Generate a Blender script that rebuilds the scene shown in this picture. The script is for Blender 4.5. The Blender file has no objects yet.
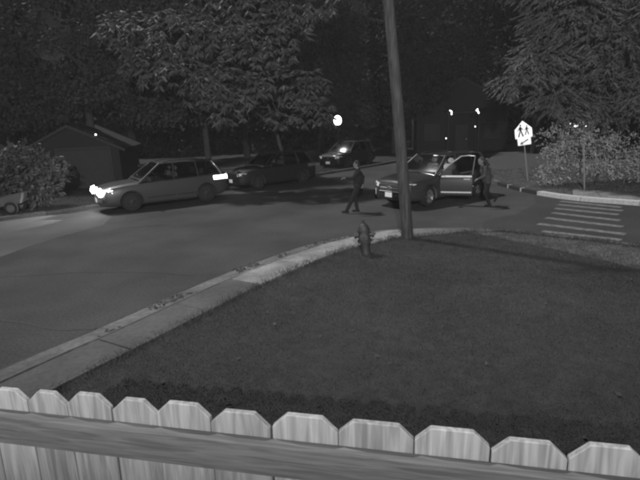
import bpy, bmesh, math, random
import numpy as np
from mathutils import Vector, Matrix
from mathutils.geometry import tessellate_polygon

R = math.radians
random.seed(7)
rng = np.random.default_rng(7)
scene = bpy.context.scene
COL = scene.collection

# ------------------------------------------------------------------ camera
CAM_H = 3.2
cam_data = bpy.data.cameras.new('camera')
cam = bpy.data.objects.new('camera', cam_data)
COL.objects.link(cam)
cam_data.sensor_width = 36
cam_data.lens = 36 * 500 / 640
cam_data.clip_start = 0.05
cam_data.clip_end = 1500
_p, _r = R(13.7), R(2.5)
fw = Vector((0, math.cos(_p), -math.sin(_p)))
r0 = Vector((1, 0, 0)); u0 = r0.cross(fw)
rt = r0 * math.cos(_r) - u0 * math.sin(_r)
up = u0 * math.cos(_r) + r0 * math.sin(_r)
M = Matrix((rt, up, -fw)).transposed().to_4x4()
M.translation = (0, 0, CAM_H)
cam.matrix_world = M
scene.camera = cam

# ------------------------------------------------------------------ sky, sun, exposure
SUN_EL, SUN_DIR = R(60), (-0.78, 0.62)          # where the light comes from
world = bpy.data.worlds.new('World'); scene.world = world
world.use_nodes = True
nt = world.node_tree
bg = nt.nodes['Background']
sky = nt.nodes.new('ShaderNodeTexSky'); sky.sky_type = 'NISHITA'; sky.sun_disc = False
sky.sun_elevation = SUN_EL
sky.sun_rotation = math.atan2(SUN_DIR[0], SUN_DIR[1]) % (2 * math.pi)
bw = nt.nodes.new('ShaderNodeRGBToBW')
nt.links.new(sky.outputs[0], bw.inputs[0]); nt.links.new(bw.outputs[0], bg.inputs[0])
bg.inputs[1].default_value = 0.0008
sd = bpy.data.lights.new('sun', 'SUN'); sd.energy = 3.1; sd.angle = R(2.2); sd.color = (1, 1, 1)
sun = bpy.data.objects.new('sun', sd); COL.objects.link(sun)
_l = math.hypot(*SUN_DIR)
sun.rotation_euler = Vector((SUN_DIR[0] / _l * math.cos(SUN_EL), SUN_DIR[1] / _l * math.cos(SUN_EL), math.sin(SUN_EL))).to_track_quat('Z', 'Y').to_euler()
sun.location = (-20, 20, 30)
FLOOD = dict(loc=(-0.1, -5.0, 6.08), aim=(1.5, 19.0, 4.4), watts=16500, size=64.5, blend=1.0, sx=2.15)

HAZE = 0.00068
vs = scene.view_settings
vs.view_transform = 'Standard'; vs.look = 'None'; vs.exposure = 0.0; vs.gamma = 1.0
vs.use_curve_mapping = False
scene.render.engine = 'CYCLES'
scene.cycles.use_denoising = True
scene.cycles.max_bounces = 6
scene.cycles.transparent_max_bounces = 12
scene.cycles.volume_bounces = 0
scene.cycles.filter_width = 2.7

# ------------------------------------------------------------------ materials
MATS = {}
def mat(name, v, rough=0.8, var=0.25, scale=6.0, bump=0.0, bscale=None, metallic=0.0, coat=0.0, spec=0.3, big=None, coords='Object'):
    """neutral grey (infra-red picture) with procedural variation: v base value, var relative variation"""
    if name in MATS: return MATS[name]
    m = bpy.data.materials.new(name); m.use_nodes = True; MATS[name] = m
    t = m.node_tree; n = t.nodes; L = t.links
    b = n['Principled BSDF']
    b.inputs['Roughness'].default_value = rough
    b.inputs['Metallic'].default_value = metallic
    b.inputs['Specular IOR Level'].default_value = spec
    b.inputs['Coat Weight'].default_value = coat
    b.inputs['Coat Roughness'].default_value = 0.08
    tc = n.new('ShaderNodeTexCoord')
    no = n.new('ShaderNodeTexNoise'); no.inputs['Scale'].default_value = scale; no.inputs['Detail'].default_value = 6
    no.inputs['Roughness'].default_value = 0.65
    L.new(tc.outputs[coords], no.inputs['Vector'])
    mr = n.new('ShaderNodeMapRange')
    mr.inputs['From Min'].default_value = 0.3; mr.inputs['From Max'].default_value = 0.7
    mr.inputs['To Min'].default_value = v * (1 - var); mr.inputs['To Max'].default_value = v * (1 + var)
    L.new(no.outputs[0], mr.inputs['Value'])
    out = mr.outputs[0]
    if big:
        nb = n.new('ShaderNodeTexNoise'); nb.inputs['Scale'].default_value = big[0]; nb.inputs['Detail'].default_value = 3
        L.new(tc.outputs[coords], nb.inputs['Vector'])
        m2 = n.new('ShaderNodeMapRange'); m2.inputs['From Min'].default_value = 0.35; m2.inputs['From Max'].default_value = 0.65
        m2.inputs['To Min'].default_value = 1 - big[1]; m2.inputs['To Max'].default_value = 1 + big[1]
        L.new(nb.outputs[0], m2.inputs['Value'])
        mu = n.new('ShaderNodeMath'); mu.operation = 'MULTIPLY'
        L.new(out, mu.inputs[0]); L.new(m2.outputs[0], mu.inputs[1]); out = mu.outputs[0]
    L.new(out, b.inputs['Base Color'])
    if bump:
        bn = n.new('ShaderNodeTexNoise'); bn.inputs['Scale'].default_value = bscale or scale * 3; bn.inputs['Detail'].default_value = 8
        L.new(tc.outputs[coords], bn.inputs['Vector'])
        bu = n.new('ShaderNodeBump'); bu.inputs['Strength'].default_value = bump; bu.inputs['Distance'].default_value = 0.02
        L.new(bn.outputs[0], bu.inputs['Height']); L.new(bu.outputs[0], b.inputs['Normal'])
    return m

def emit(name, v, strength):
    if name in MATS: return MATS[name]
    m = bpy.data.materials.new(name); m.use_nodes = True; MATS[name] = m
    b = m.node_tree.nodes['Principled BSDF']
    b.inputs['Base Color'].default_value = (v, v, v, 1)
    b.inputs['Emission Color'].default_value = (1, 1, 1, 1)
    b.inputs['Emission Strength'].default_value = strength
    return m

def glass_mat():
    m = bpy.data.materials.new('car_glass'); m.use_nodes = True; MATS['glass'] = m
    t = m.node_tree; n = t.nodes; L = t.links
    n.remove(n['Principled BSDF'])
    tr = n.new('ShaderNodeBsdfTransparent'); tr.inputs[0].default_value = (0.45, 0.45, 0.45, 1)
    gl = n.new('ShaderNodeBsdfGlossy'); gl.inputs['Roughness'].default_value = 0.12; gl.inputs['Color'].default_value = (.9, .9, .9, 1)
    fr = n.new('ShaderNodeFresnel'); fr.inputs[0].default_value = 1.5
    mx = n.new('ShaderNodeMixShader')
    L.new(fr.outputs[0], mx.inputs[0]); L.new(tr.outputs[0], mx.inputs[1]); L.new(gl.outputs[0], mx.inputs[2])
    L.new(mx.outputs[0], n['Material Output'].inputs[0])
    return m

def wood_mat(name, v, along='Z', streak=24.0, var=0.35, rough=0.8):
    m = bpy.data.materials.new(name); m.use_nodes = True; MATS[name] = m
    t = m.node_tree; n = t.nodes; L = t.links; b = n['Principled BSDF']
    b.inputs['Roughness'].default_value = rough; b.inputs['Specular IOR Level'].default_value = 0.2
    tc = n.new('ShaderNodeTexCoord'); mp = n.new('ShaderNodeMapping')
    oi = n.new('ShaderNodeObjectInfo')
    sc = [streak, streak, streak]; sc['XYZ'.index(along)] = streak / 14
    mp.inputs['Scale'].default_value = sc
    L.new(tc.outputs['Object'], mp.inputs['Vector'])
    ad = n.new('ShaderNodeVectorMath'); ad.operation = 'ADD'
    cb = n.new('ShaderNodeCombineXYZ'); ml = n.new('ShaderNodeMath'); ml.operation = 'MULTIPLY'; ml.inputs[1].default_value = 37
    L.new(oi.outputs['Random'], ml.inputs[0]); L.new(ml.outputs[0], cb.inputs[0]); L.new(ml.outputs[0], cb.inputs[2])
    L.new(mp.outputs[0], ad.inputs[0]); L.new(cb.outputs[0], ad.inputs[1])
    no = n.new('ShaderNodeTexNoise'); no.inputs['Scale'].default_value = 1.0; no.inputs['Detail'].default_value = 7; no.inputs['Distortion'].default_value = 0.6
    L.new(ad.outputs[0], no.inputs['Vector'])
    mr = n.new('ShaderNodeMapRange'); mr.inputs['From Min'].default_value = .3; mr.inputs['From Max'].default_value = .7
    mr.inputs['To Min'].default_value = v * (1 - var); mr.inputs['To Max'].default_value = v * (1 + var)
    L.new(no.outputs[0], mr.inputs['Value'])
    rv = n.new('ShaderNodeMapRange'); rv.inputs['To Min'].default_value = .85; rv.inputs['To Max'].default_value = 1.12
    L.new(oi.outputs['Random'], rv.inputs['Value'])
    mu = n.new('ShaderNodeMath'); mu.operation = 'MULTIPLY'
    L.new(mr.outputs[0], mu.inputs[0]); L.new(rv.outputs[0], mu.inputs[1]); L.new(mu.outputs[0], b.inputs['Base Color'])
    bu = n.new('ShaderNodeBump'); bu.inputs['Strength'].default_value = .35; bu.inputs['Distance'].default_value = .004
    L.new(no.outputs[0], bu.inputs['Height']); L.new(bu.outputs[0], b.inputs['Normal'])
    return m

def asphalt_mat(name, v, wear=0.22):
    m = mat(name, v, .9, .38, 22, .6, 120, spec=.2, big=(.45, wear), coords='Object')
    return m

M_ASPH = asphalt_mat('asphalt', .053)
M_ASPH2 = asphalt_mat('dark_asphalt', .042, .15)
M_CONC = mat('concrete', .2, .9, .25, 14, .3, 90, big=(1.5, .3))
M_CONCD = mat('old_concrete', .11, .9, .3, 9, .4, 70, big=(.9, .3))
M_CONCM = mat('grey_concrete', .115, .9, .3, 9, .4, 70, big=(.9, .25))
M_PAINT = mat('worn_road_paint', .135, .8, .6, 7, .2, 90)
M_SOIL = mat('soil', .03, .95, .35, 9, .5, 60)
M_GRASS = mat('grass_blades', .038, .8, .3, 2.2, big=(.4, .35))
M_LITTER = mat('leaf_litter', .06, .95, .7, 14, 1.0, 30)
M_LEAF = mat('broad_leaf', .075, .65, .4, .9, spec=.35)
M_LEAF2 = mat('dull_leaf', .045, .75, .4, .5, spec=.25)
M_LEAF3 = mat('far_leaf', .03, .8, .4, .25, spec=.15)
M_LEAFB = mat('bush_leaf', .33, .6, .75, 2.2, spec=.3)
M_NEEDLE = mat('needle_spray', .10, .8, .4, 1.0, spec=.2)
M_BARK = mat('bark', .06, .9, .4, 12, .8, 30)
M_PICKET = wood_mat('picket_wood', .23, 'Z', 60.0, .35)
M_RAIL = wood_mat('rail_wood', .11, 'X', 90.0, .3)
M_POLE = wood_mat('pole_wood', .036, 'Z', 30, .6)
M_IRON = mat('hydrant_paint', .024, .6, .3, 14, .2, 60, spec=.4)
M_RUBBER = mat('rubber', .015, .85, .2, 20)
M_RIM = mat('alloy', .45, .35, .15, 10, metallic=.9)
M_TRIMD = mat('dark_plastic', .018, .6, .2, 20)
M_CHROME = mat('chrome', .75, .3, .05, 10, metallic=1.0)
M_SATIN = mat('satin_trim', .6, .5, .1, 10, metallic=.3)
M_INT = mat('cabin_fabric', .09, .85, .2, 20)
M_SEAT = mat('seat_fabric', .3, .85, .2, 20)
M_PLATE = mat('number_plate', .85, .45, .06, 30)
M_SIGN = mat('sign_sheeting', .85, .42, .04, 12, metallic=.75)
M_BLACK = mat('black_print', .01, .7, .1, 20, spec=.1)
M_STEEL = mat('galvanised_steel', .3, .6, .2, 20, metallic=.3)
M_CLOTH_D = mat('dark_cloth', .018, .9, .3, 12, .4, 50, spec=.1)
M_CLOTH_M = mat('grey_cloth', .05, .9, .3, 9, .4, 50, spec=.1)
M_SKIN = mat('skin', .14, .6, .1, 20)
M_HAIR = mat('hair', .015, .7, .3, 60)
M_SIDING = mat('siding', .022, .85, .15, 3)
M_ROOF = mat('shingle', .015, .9, .3, 20)
M_TRIMW = mat('trim_board', .04, .8, .15, 8)
M_GLASS = glass_mat()
M_LAMP = emit('lit_lamp', .9, 14)
M_LAMP_S = emit('dim_lamp', .9, 4)
M_HEAD = emit('lit_headlight', .9, 60)
M_TAIL = emit('lit_tail_light', .9, 12)
M_WIN = emit('lit_window', .9, 3)
M_LENS = mat('lamp_lens', .75, .25, .1, 30, metallic=.0, spec=.5)

# ------------------------------------------------------------------ object helpers
def tag(o, label=None, cat=None, group=None, kind=None):
    if label: o['label'] = label
    if cat: o['category'] = cat
    if group: o['group'] = group
    if kind: o['kind'] = kind
    return o

def empty(name, loc=(0, 0, 0), rz=0.0):
    o = bpy.data.objects.new(name, None); COL.objects.link(o)
    o.location = loc; o.rotation_euler = (0, 0, rz); o.empty_display_size = .2
    return o

def link(name, me, m, parent=None, smooth=None):
    o = bpy.data.objects.new(name, me); COL.objects.link(o)
    if m is not None and not me.materials: me.materials.append(m)
    if parent: o.parent = parent
    if smooth is not None:
        me.polygons.foreach_set('use_smooth', [True] * len(me.polygons))
        me.set_sharp_from_angle(angle=R(smooth))
    return o

class MB:
    """collects simple shapes, then links them as ONE mesh object"""
    def __init__(s): s.v = []; s.f = []
    def add(s, vs, fs):
        b = len(s.v); s.v += [tuple(p) for p in vs]; s.f += [tuple(b + i for i in q) for q in fs]; return s
    def box(s, c, d, rz=0, ry=0, rx=0):
        m = Matrix.Translation(c) @ Matrix.Rotation(rz, 4, 'Z') @ Matrix.Rotation(ry, 4, 'Y') @ Matrix.Rotation(rx, 4, 'X')
        vs = [m @ Vector((x * d[0] / 2, y * d[1] / 2, z * d[2] / 2)) for x in (-1, 1) for y in (-1, 1) for z in (-1, 1)]
        return s.add(vs, [(0, 1, 3, 2), (4, 6, 7, 5), (0, 4, 5, 1), (2, 3, 7, 6), (0, 2, 6, 4), (1, 5, 7, 3)])
    def prism(s, poly, d0, d1, frame=None):
        """polygon (u,v) extruded from d0 to d1 along the frame's third axis"""
        fr = frame or Matrix.Identity(4); n = len(poly)
        vs = [fr @ Vector((u, v, d0)) for u, v in poly] + [fr @ Vector((u, v, d1)) for u, v in poly]
        fs = [tuple(range(n))[::-1], tuple(range(n, 2 * n))] + [(i, (i + 1) % n, n + (i + 1) % n, n + i) for i in range(n)]
        return s.add(vs, fs)
    def tube(s, pts, rad, n=8, cap=True):
        pts = [Vector(p) for p in pts]; k = len(pts)
        rad = [rad] * k if isinstance(rad, (int, float)) else rad
        rings = []
        ref = None
        for i in range(k):
            d = (pts[min(i + 1, k - 1)] - pts[max(i - 1, 0)]).normalized()
            if ref is None: ref = Vector((0, 0, 1)) if abs(d.z) < .9 else Vector((1, 0, 0))
            a = d.cross(ref).normalized(); b = d.cross(a); ref = ref if abs(d.dot(ref)) < .95 else a
            rings.append([pts[i] + (a * math.cos(2 * math.pi * j / n) + b * math.sin(2 * math.pi * j / n)) * rad[i] for j in range(n)])
        vs = [p for r in rings for p in r]
        fs = [(i * n + j, i * n + (j + 1) % n, (i + 1) * n + (j + 1) % n, (i + 1) * n + j) for i in range(k - 1) for j in range(n)]
        if cap: fs += [tuple(range(n))[::-1], tuple(range((k - 1) * n, k * n))]
        return s.add(vs, fs)
    def lathe(s, prof, n=20, axis='Z', c=(0, 0, 0), cap=True):
        """profile [(radius, along)]"""
        def pt(r, h, a):
            x, y = r * math.cos(a), r * math.sin(a)
            p = {'Z': (x, y, h), 'Y': (x, h, -y), 'X': (h, x, y)}[axis]
            return (p[0] + c[0], p[1] + c[1], p[2] + c[2])
        vs = [pt(r, h, 2 * math.pi * j / n) for r, h in prof for j in range(n)]
        k = len(prof)
        fs = [(i * n + j, i * n + (j + 1) % n, (i + 1) * n + (j + 1) % n, (i + 1) * n + j) for i in range(k - 1) for j in range(n)]
        if cap: fs += [tuple(range(n))[::-1], tuple(range((k - 1) * n, k * n))]
        return s.add(vs, fs)
    def grid(s, rows):
        """rows of equal length -> quad patch"""
        h, w = len(rows), len(rows[0])
        return s.add([p for r in rows for p in r], [(i * w + j, i * w + j + 1, (i + 1) * w + j + 1, (i + 1) * w + j) for i in range(h - 1) for j in range(w - 1)])
    def mesh(s, name):
        me = bpy.data.meshes.new(name); me.from_pydata(s.v, [], s.f); me.update()
        return me
    def build(s, name, m, parent=None, smooth=None, fix=True):
        me = s.mesh(name)
        if fix:
            bm = bmesh.new(); bm.from_mesh(me); bmesh.ops.recalc_face_normals(bm, faces=bm.faces); bm.to_mesh(me); bm.free()
        return link(name, me, m, parent, smooth)

def fast_mesh(name, verts, faces_idx, nper):
    """numpy verts (N,3), faces (F,nper)"""
    me = bpy.data.meshes.new(name)
    me.vertices.add(len(verts)); me.vertices.foreach_set('co', np.asarray(verts, np.float32).ravel())
    F = len(faces_idx)
    me.loops.add(F * nper); me.loops.foreach_set('vertex_index', np.asarray(faces_idx, np.int32).ravel())
    me.polygons.add(F)
    me.polygons.foreach_set('loop_start', np.arange(0, F * nper, nper, dtype=np.int32))
    me.polygons.foreach_set('loop_total', np.full(F, nper, np.int32))
    me.update(calc_edges=True)
    return me

def sheet(name, poly, z, m, parent=None, kind='structure', thick=0.0):
    """flat polygon sheet (world xy), optional downward thickness"""
    vs = [Vector((x, y, 0)) for x, y in poly]
    tri = tessellate_polygon([vs])
    n = len(poly); V = [(x, y, z) for x, y in poly]; F = [tuple(t) for t in tri]
    if thick:
        V += [(x, y, z - thick) for x, y in poly]
        F += [(i, (i + 1) % n, n + (i + 1) % n, n + i) for i in range(n)]
    me = bpy.data.meshes.new(name); me.from_pydata(V, [], F); me.update()
    bm = bmesh.new(); bm.from_mesh(me); bmesh.ops.recalc_face_normals(bm, faces=bm.faces)
    if not thick:
        for f in bm.faces:
            if f.normal.z < 0: f.normal_flip()
    bm.to_mesh(me); bm.free()
    o = link(name, me, m, parent)
    if kind and parent is None: o['kind'] = kind
    return o

def catmull(pts, step=.25):
    pts = [np.array(p, float) for p in pts]
    out = []
    for i in range(len(pts) - 1):
        p0 = pts[max(i - 1, 0)]; p1 = pts[i]; p2 = pts[i + 1]; p3 = pts[min(i + 2, len(pts) - 1)]
        n = max(2, int(np.linalg.norm(p2 - p1) / step))
        for k in range(n):
            t = k / n
            out.append(.5 * ((2 * p1) + (-p0 + p2) * t + (2 * p0 - 5 * p1 + 4 * p2 - p3) * t * t + (-p0 + 3 * p1 - 3 * p2 + p3) * t ** 3))
    out.append(pts[-1])
    return np.array(out)

def offset(line, d):
    """shift a polyline to its right-hand side by d (number or array)"""
    t = np.gradient(line, axis=0); t /= np.linalg.norm(t, axis=1)[:, None]
    n = np.stack([t[:, 1], -t[:, 0]], 1)
    return line + n * (np.asarray(d).reshape(-1, 1) if np.ndim(d) else d)

def inside(poly, P):
    poly = np.asarray(poly); x, y = P[:, 0], P[:, 1]
    c = np.zeros(len(P), bool); j = len(poly) - 1
    for i in range(len(poly)):
        xi, yi = poly[i]; xj, yj = poly[j]
        if yi != yj:
            k = ((yi > y) != (yj > y)) & (x < (xj - xi) * (y - yi) / (yj - yi) + xi)
            c ^= k
        j = i
    return c

# ================================================================== THE SETTING
g = MB(); g.grid([[(-200 + 40 * i, -60 + 40 * j, -.06) for i in range(11)] for j in range(9)])
tag(g.build('ground', M_SOIL), kind='structure')

NEAR = catmull([(-12, -8), (-9.4, -3), (-7.0, 1.8), (-4.49, 6.32), (-3.71, 7.61), (-2.48, 9.77), (-1.63, 11.01), (-.52, 12.41), (.84, 13.5),
                (1.61, 13.92), (2.39, 14.0), (3.58, 13.91), (4.85, 13.5), (5.73, 12.9), (6.48, 12.25), (7.5, 11.3), (9.5, 9.3), (14, 4.8), (22, -3)], .25)
FARL = catmull([(-30, 3), (-20, 11.6), (-13.5, 17.0), (-9.3, 20.2), (-6.0, 23.0), (-1.5, 27.2), (3.2, 32), (8, 38), (14, 47)], .5)
FARR = catmull([(20, 49), (13.5, 38), (9.3, 29), (8.0, 24.5), (7.91, 21.92), (7.98, 20.93), (8.1, 19.85), (8.35, 18.8), (9.01, 17.35), (10.38, 15.9), (13.5, 12.7), (18, 8), (26, 0)], .25)

road_poly = [tuple(p) for p in NEAR] + [(27, -2)] + [tuple(p) for p in FARR[::-1]] + [tuple(p) for p in FARL[::-1]] + [(-32, -4)]
road = sheet('road', road_poly, 0, M_ASPH)
# darker resurfaced cross street, laid over the main street's asphalt
cs = [(4.6, 13.8), (5.73, 13.0), (7.5, 11.42), (9.5, 9.42), (14, 4.92), (21, -1.9), (25.5, .6), (18, 7.9), (13.5, 12.6), (10.3, 15.8), (8.95, 17.2), (8.1, 18.6), (7.5, 17.0), (6.2, 15.4), (5.0, 14.7)]
sheet('cross_street', cs, .004, M_ASPH2)
# concrete parking lane on the far left
sheet('parking_lane', [(-22, 2.5), (-8.5, 12.4), (-8.28, 13.81), (-7.9, 15.1), (-7.3, 16.6), (-7.6, 18.2), (-9.4, 19.9), (-13.6, 16.7), (-20, 11.3), (-29.5, 2.9)], .004, mat('pale_asphalt', .072, .9, .25, 40, .4, 120, big=(.5, .2)))

# kerb and gutter, near side, stone by stone
def ribbon_piece(a, b, z0, z1, m, name, parent, edge=0.0, base=-.03):
    """solid strip between two polylines: z0 on line a, z1 on line b"""
    n = len(a); mb = MB()
    V = [(p[0], p[1], z0) for p in a] + [(p[0], p[1], z1) for p in b] + [(p[0], p[1], base) for p in a] + [(p[0], p[1], base) for p in b]
    F = []
    for i in range(n - 1):
        F += [(i, i + 1, n + i + 1, n + i), (2 * n + i, 2 * n + i + 1, i + 1, i), (n + i, n + i + 1, 3 * n + i + 1, 3 * n + i)]
    F += [(0, n, 3 * n, 2 * n), (n - 1, 2 * n - 1, 4 * n - 1, 3 * n - 1)]
    mb.add(V, F); return mb.build(name, m, parent)

def cut_runs(line, length, gap, i0=0, i1=None):
    """split a polyline into runs of about the given length; returns index-fraction resampled runs"""
    seg = np.r_[0, np.cumsum(np.linalg.norm(np.diff(line, axis=0), axis=1))]
    s = seg[i0]; end = seg[i1 if i1 is not None else -1]; out = []
    while s < end - .2:
        e = min(s + length, end); k = max(3, int((e - s) / .25) + 1)
        out.append(np.linspace(s + gap / 2, e - gap / 2, k)); s = e
    return seg, out

def along(line, seg, q):
    return np.stack([np.interp(q, seg, line[:, 0]), np.interp(q, seg, line[:, 1])], 1)

seg, runs = cut_runs(NEAR, 2.4, .012, i0=14)
gut = empty('kerb'); tag(gut, kind='structure')
tag(gut, 'pale concrete kerb and gutter curving round the near corner', None)
K0, K1, K2 = NEAR, offset(NEAR, .34), offset(NEAR, .56)
S1 = seg
for q in runs:
    xm = along(NEAR, seg, q)[len(q) // 2][0]
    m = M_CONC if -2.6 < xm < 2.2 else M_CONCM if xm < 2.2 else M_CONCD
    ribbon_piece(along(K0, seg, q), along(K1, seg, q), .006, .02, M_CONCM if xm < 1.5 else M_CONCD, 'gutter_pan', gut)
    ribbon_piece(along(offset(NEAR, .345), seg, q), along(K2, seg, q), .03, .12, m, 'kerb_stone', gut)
# footpath slabs; the path narrows to nothing past the pole
dist = np.full(len(NEAR), 1.36)
xs = NEAR[:, 0]; taper = np.clip((xs - 2.3) / 2.6, 0, 1); taper = taper * taper * (3 - 2 * taper)
W0 = offset(NEAR, .60); WB = offset(NEAR, 1.36 - taper * .60)
walk = empty('sidewalk'); tag(walk, kind='structure')
seg, runs = cut_runs(NEAR, 1.55, .02, i0=14, i1=int(np.argmax(xs > 4.7)))
for k, q in enumerate(runs):
    a, b = along(W0, seg, q), along(WB, seg, q)
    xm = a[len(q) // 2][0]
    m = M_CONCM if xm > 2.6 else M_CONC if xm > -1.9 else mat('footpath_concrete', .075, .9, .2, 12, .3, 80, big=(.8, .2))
    z = .115 + random.uniform(-.006, .006)
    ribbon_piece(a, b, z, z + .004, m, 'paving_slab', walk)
i_end = int(np.argmax(xs > 4.7))
LAWN_EDGE = np.concatenate([offset(NEAR, 1.38)[14:int(np.argmax(xs > 2.3))], offset(NEAR, 1.37 - taper * .60)[int(np.argmax(xs > 2.3)):i_end], offset(NEAR, np.clip(.77 - (np.arange(len(xs)) - i_end) * .03, .58, .77))[i_end:]])
lawn_poly = [tuple(p) for p in LAWN_EDGE] + [(22, -9), (-6, -9)]
lawn = sheet('lawn', lawn_poly, .085, mat('turf_soil', .03, .95, .35, 5, .5, 60))

# far side verges and kerbs
fk = empty('far_kerb'); tag(fk, kind='structure')
seg, runs = cut_runs(FARL, 3.0, .02, i0=10, i1=len(FARL) - 1)
for q in runs:
    ribbon_piece(along(offset(FARL, -.22), seg, q), along(FARL, seg, q), .13, .12, mat('grimy_concrete', .06, .9, .3, 9, .4, 70, big=(.9, .3)), 'kerb_stone', fk)
far_l = offset(FARL, -.23)
sheet('far_verge', [tuple(p) for p in far_l] + [(20, 90), (-90, 90), (-90, 0)], .1, M_SOIL)
fr = empty('corner_kerb'); tag(fr, kind='structure')
M_KD = mat('black_kerb_paint', .03, .7, .3, 20); M_KW = mat('white_kerb_paint', .45, .7, .25, 14)
seg = np.r_[0, np.cumsum(np.linalg.norm(np.diff(FARR, axis=0), axis=1))]
s_a = seg[int(np.argmin(np.linalg.norm(FARR - np.array([7.91, 21.92]), axis=1)))]
s_b = seg[int(np.argmin(np.linalg.norm(FARR - np.array([8.27, 18.86]), axis=1)))]
cuts = [(s, s + 2.4, M_CONCD) for s in np.arange(s_a - 12, s_a - 1, 2.4)]
third = (s_b - s_a) / 3
cuts += [(s_a + i * third, s_a + (i + 1) * third, M_KD) for i in range(3)]
cuts += [(s, s + 1.8, M_KW) for s in np.arange(s_b, s_b + 14, 1.8)]
FR_IN = offset(FARR, -.2)
for a, b, m in cuts:
    gp = .09 if m is M_KD else .02
    q = np.linspace(a + gp / 2, b - gp / 2, 6)
    ribbon_piece(along(FR_IN, seg, q), along(FARR, seg, q), .15, .14, m, 'kerb_stone', fr)
    if m is M_KD:
        q = np.array([b - gp / 2 + .003, b + gp / 2 - .003])
        ribbon_piece(along(offset(FARR, -.19), seg, q), along(offset(FARR, .004), seg, q), .145, .142, M_KW, 'kerb_joint', fr)
sheet('corner_verge', [tuple(p) for p in offset(FARR, -.21)] + [(90, 0), (90, 90), (40, 90)], .11, M_LITTER)
# kerb ramp slabs behind the white kerb
ramp = empty('corner_footpath'); tag(ramp, kind='structure')
rp = [((9.15, 17.75), (9.75, 19.0)), ((9.75, 17.0), (10.35, 18.45)), ((10.6, 16.1), (11.25, 17.45)), ((11.9, 14.8), (12.6, 16.1)), ((13.4, 13.3), (14.1, 14.6))]
for (a0, b0), (a1, b1) in zip(rp[:-1], rp[1:]):
    e = .012
    A0, A1, B0, B1 = (np.array(p) for p in (a0, a1, b0, b1))
    d = (A1 - A0) / np.linalg.norm(A1 - A0)
    ribbon_piece(np.array([B0 + d * e, B1 - d * e]), np.array([A0 + d * e, A1 - d * e]), .15, .13, M_CONC, 'paving_slab', ramp)

# crosswalk bars (each one laid on the cross street)
bars = [((5.95, 13.0), (7.33, 11.75)), ((6.24, 13.91), (7.76, 12.3)), ((6.8, 14.66), (8.18, 13.1)), ((7.31, 15.36), (8.56, 13.88)),
        ((7.72, 16.05), (8.98, 14.66)), ((8.12, 16.7), (9.42, 15.2)), ((8.5, 17.3), (9.72, 15.75))]
for k, (a, b) in enumerate(bars):
    A, B = np.array(a), np.array(b); d = (B - A) / np.linalg.norm(B - A); n = np.array([-d[1], d[0]]) * .13
    L = np.linspace(0, 1, 14)
    jit = lambda: rng.normal(0, .008, 14)
    e0 = [A + (B - A) * t + n * (1 + j * 8) for t, j in zip(L, jit())]; e1 = [A + (B - A) * t - n * (1 + j * 8) for t, j in zip(L, jit())]
    o = sheet('crosswalk_bar', [tuple(p) for p in e0] + [tuple(p) for p in e1[::-1]], .008, M_PAINT, parent=road, kind=None)
# tar seams across the road
def seam(pts, w, name='tar_seam'):
    c = catmull(pts, .12); c = c + rng.normal(0, .012, c.shape)
    a, b = offset(c, w), offset(c, -w)
    sheet(name, [tuple(p) for p in a] + [tuple(p) for p in b[::-1]], .005, mat('tar', .03, .6, .3, 20), parent=road, kind=None)
seam([(-7.3, 10.9), (-5.5, 11.0), (-4.0, 10.8), (-2.75, 10.35)], .018)
seam([(-6.8, 8.1), (-5.6, 8.2), (-4.4, 7.7), (-3.72, 7.66)], .022)
_e = offset(NEAR, -.03)[(NEAR[:, 1] > 5) & (NEAR[:, 0] < 3)]
seam([tuple(p) for p in _e[::3]], .022, 'edge_crack')
seam([(-9.2, 14.2), (-7.0, 15.6), (-5.0, 16.2)], .015)

# ------------------------------------------------------------------ grass
def blades(pts, z, h, w, lean, name, m):
    n = len(pts)
    a = rng.uniform(0, 2 * np.pi, n); hh = h * rng.uniform(.5, 1.3, n) * np.clip((pts[:, 1] - 1) / 8, .5, 1); ww = w * rng.uniform(.7, 1.3, n)
    dx, dy = np.cos(a), np.sin(a)
    la = rng.uniform(0, 2 * np.pi, n); lm = hh * lean * rng.uniform(.2, 1.4, n)
    V = np.empty((n, 3, 3))
    V[:, 0] = np.stack([pts[:, 0] - dx * ww, pts[:, 1] - dy * ww, np.full(n, z)], 1)
    V[:, 1] = np.stack([pts[:, 0] + dx * ww, pts[:, 1] + dy * ww, np.full(n, z)], 1)
    V[:, 2] = np.stack([pts[:, 0] + np.cos(la) * lm, pts[:, 1] + np.sin(la) * lm, z + hh], 1)
    me = fast_mesh(name, V.reshape(-1, 3), np.arange(n * 3).reshape(-1, 3), 3)
    return link(name, me, m)

def scatter(poly, n, box, keep=None):
    P = np.stack([rng.uniform(box[0], box[1], n), rng.uniform(box[2], box[3], n)], 1)
    if keep is not None: P = P[keep(P)]
    return P[inside(poly, P)]

def clumpy(P, s, t):
    v = np.sin(P[:, 0] * s + 1.3 * np.sin(P[:, 1] * s * .7)) * np.sin(P[:, 1] * s * 1.1 + 1.7 * np.sin(P[:, 0] * s * .6 + 2))
    return v > t
near_keep = lambda P: rng.uniform(0, 1, len(P)) < np.clip(7.5 / np.hypot(P[:, 0], P[:, 1]), .3, 1)
P = scatter(lawn_poly, 900000, (-6, 11, 2.2, 14), near_keep)
P = P[np.abs(P[:, 0]) < P[:, 1] * .78 + 1.2]
go = blades(P, .08, .04, .004, 1.0, 'lawn_grass', M_GRASS)
tag(go, 'short mown dark grass covering the corner lawn', 'grass', kind='stuff')
_k = int(np.argmax(xs > 3.0)); _st = [tuple(p) for p in offset(NEAR, .8)[_k:]] + [tuple(p) for p in offset(NEAR, np.clip((np.arange(len(xs)) - _k) * .085, .1, 2.6) + .7)[_k:][::-1]]
P = scatter(_st, 420000, (2.5, 12, 5, 14))
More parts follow.
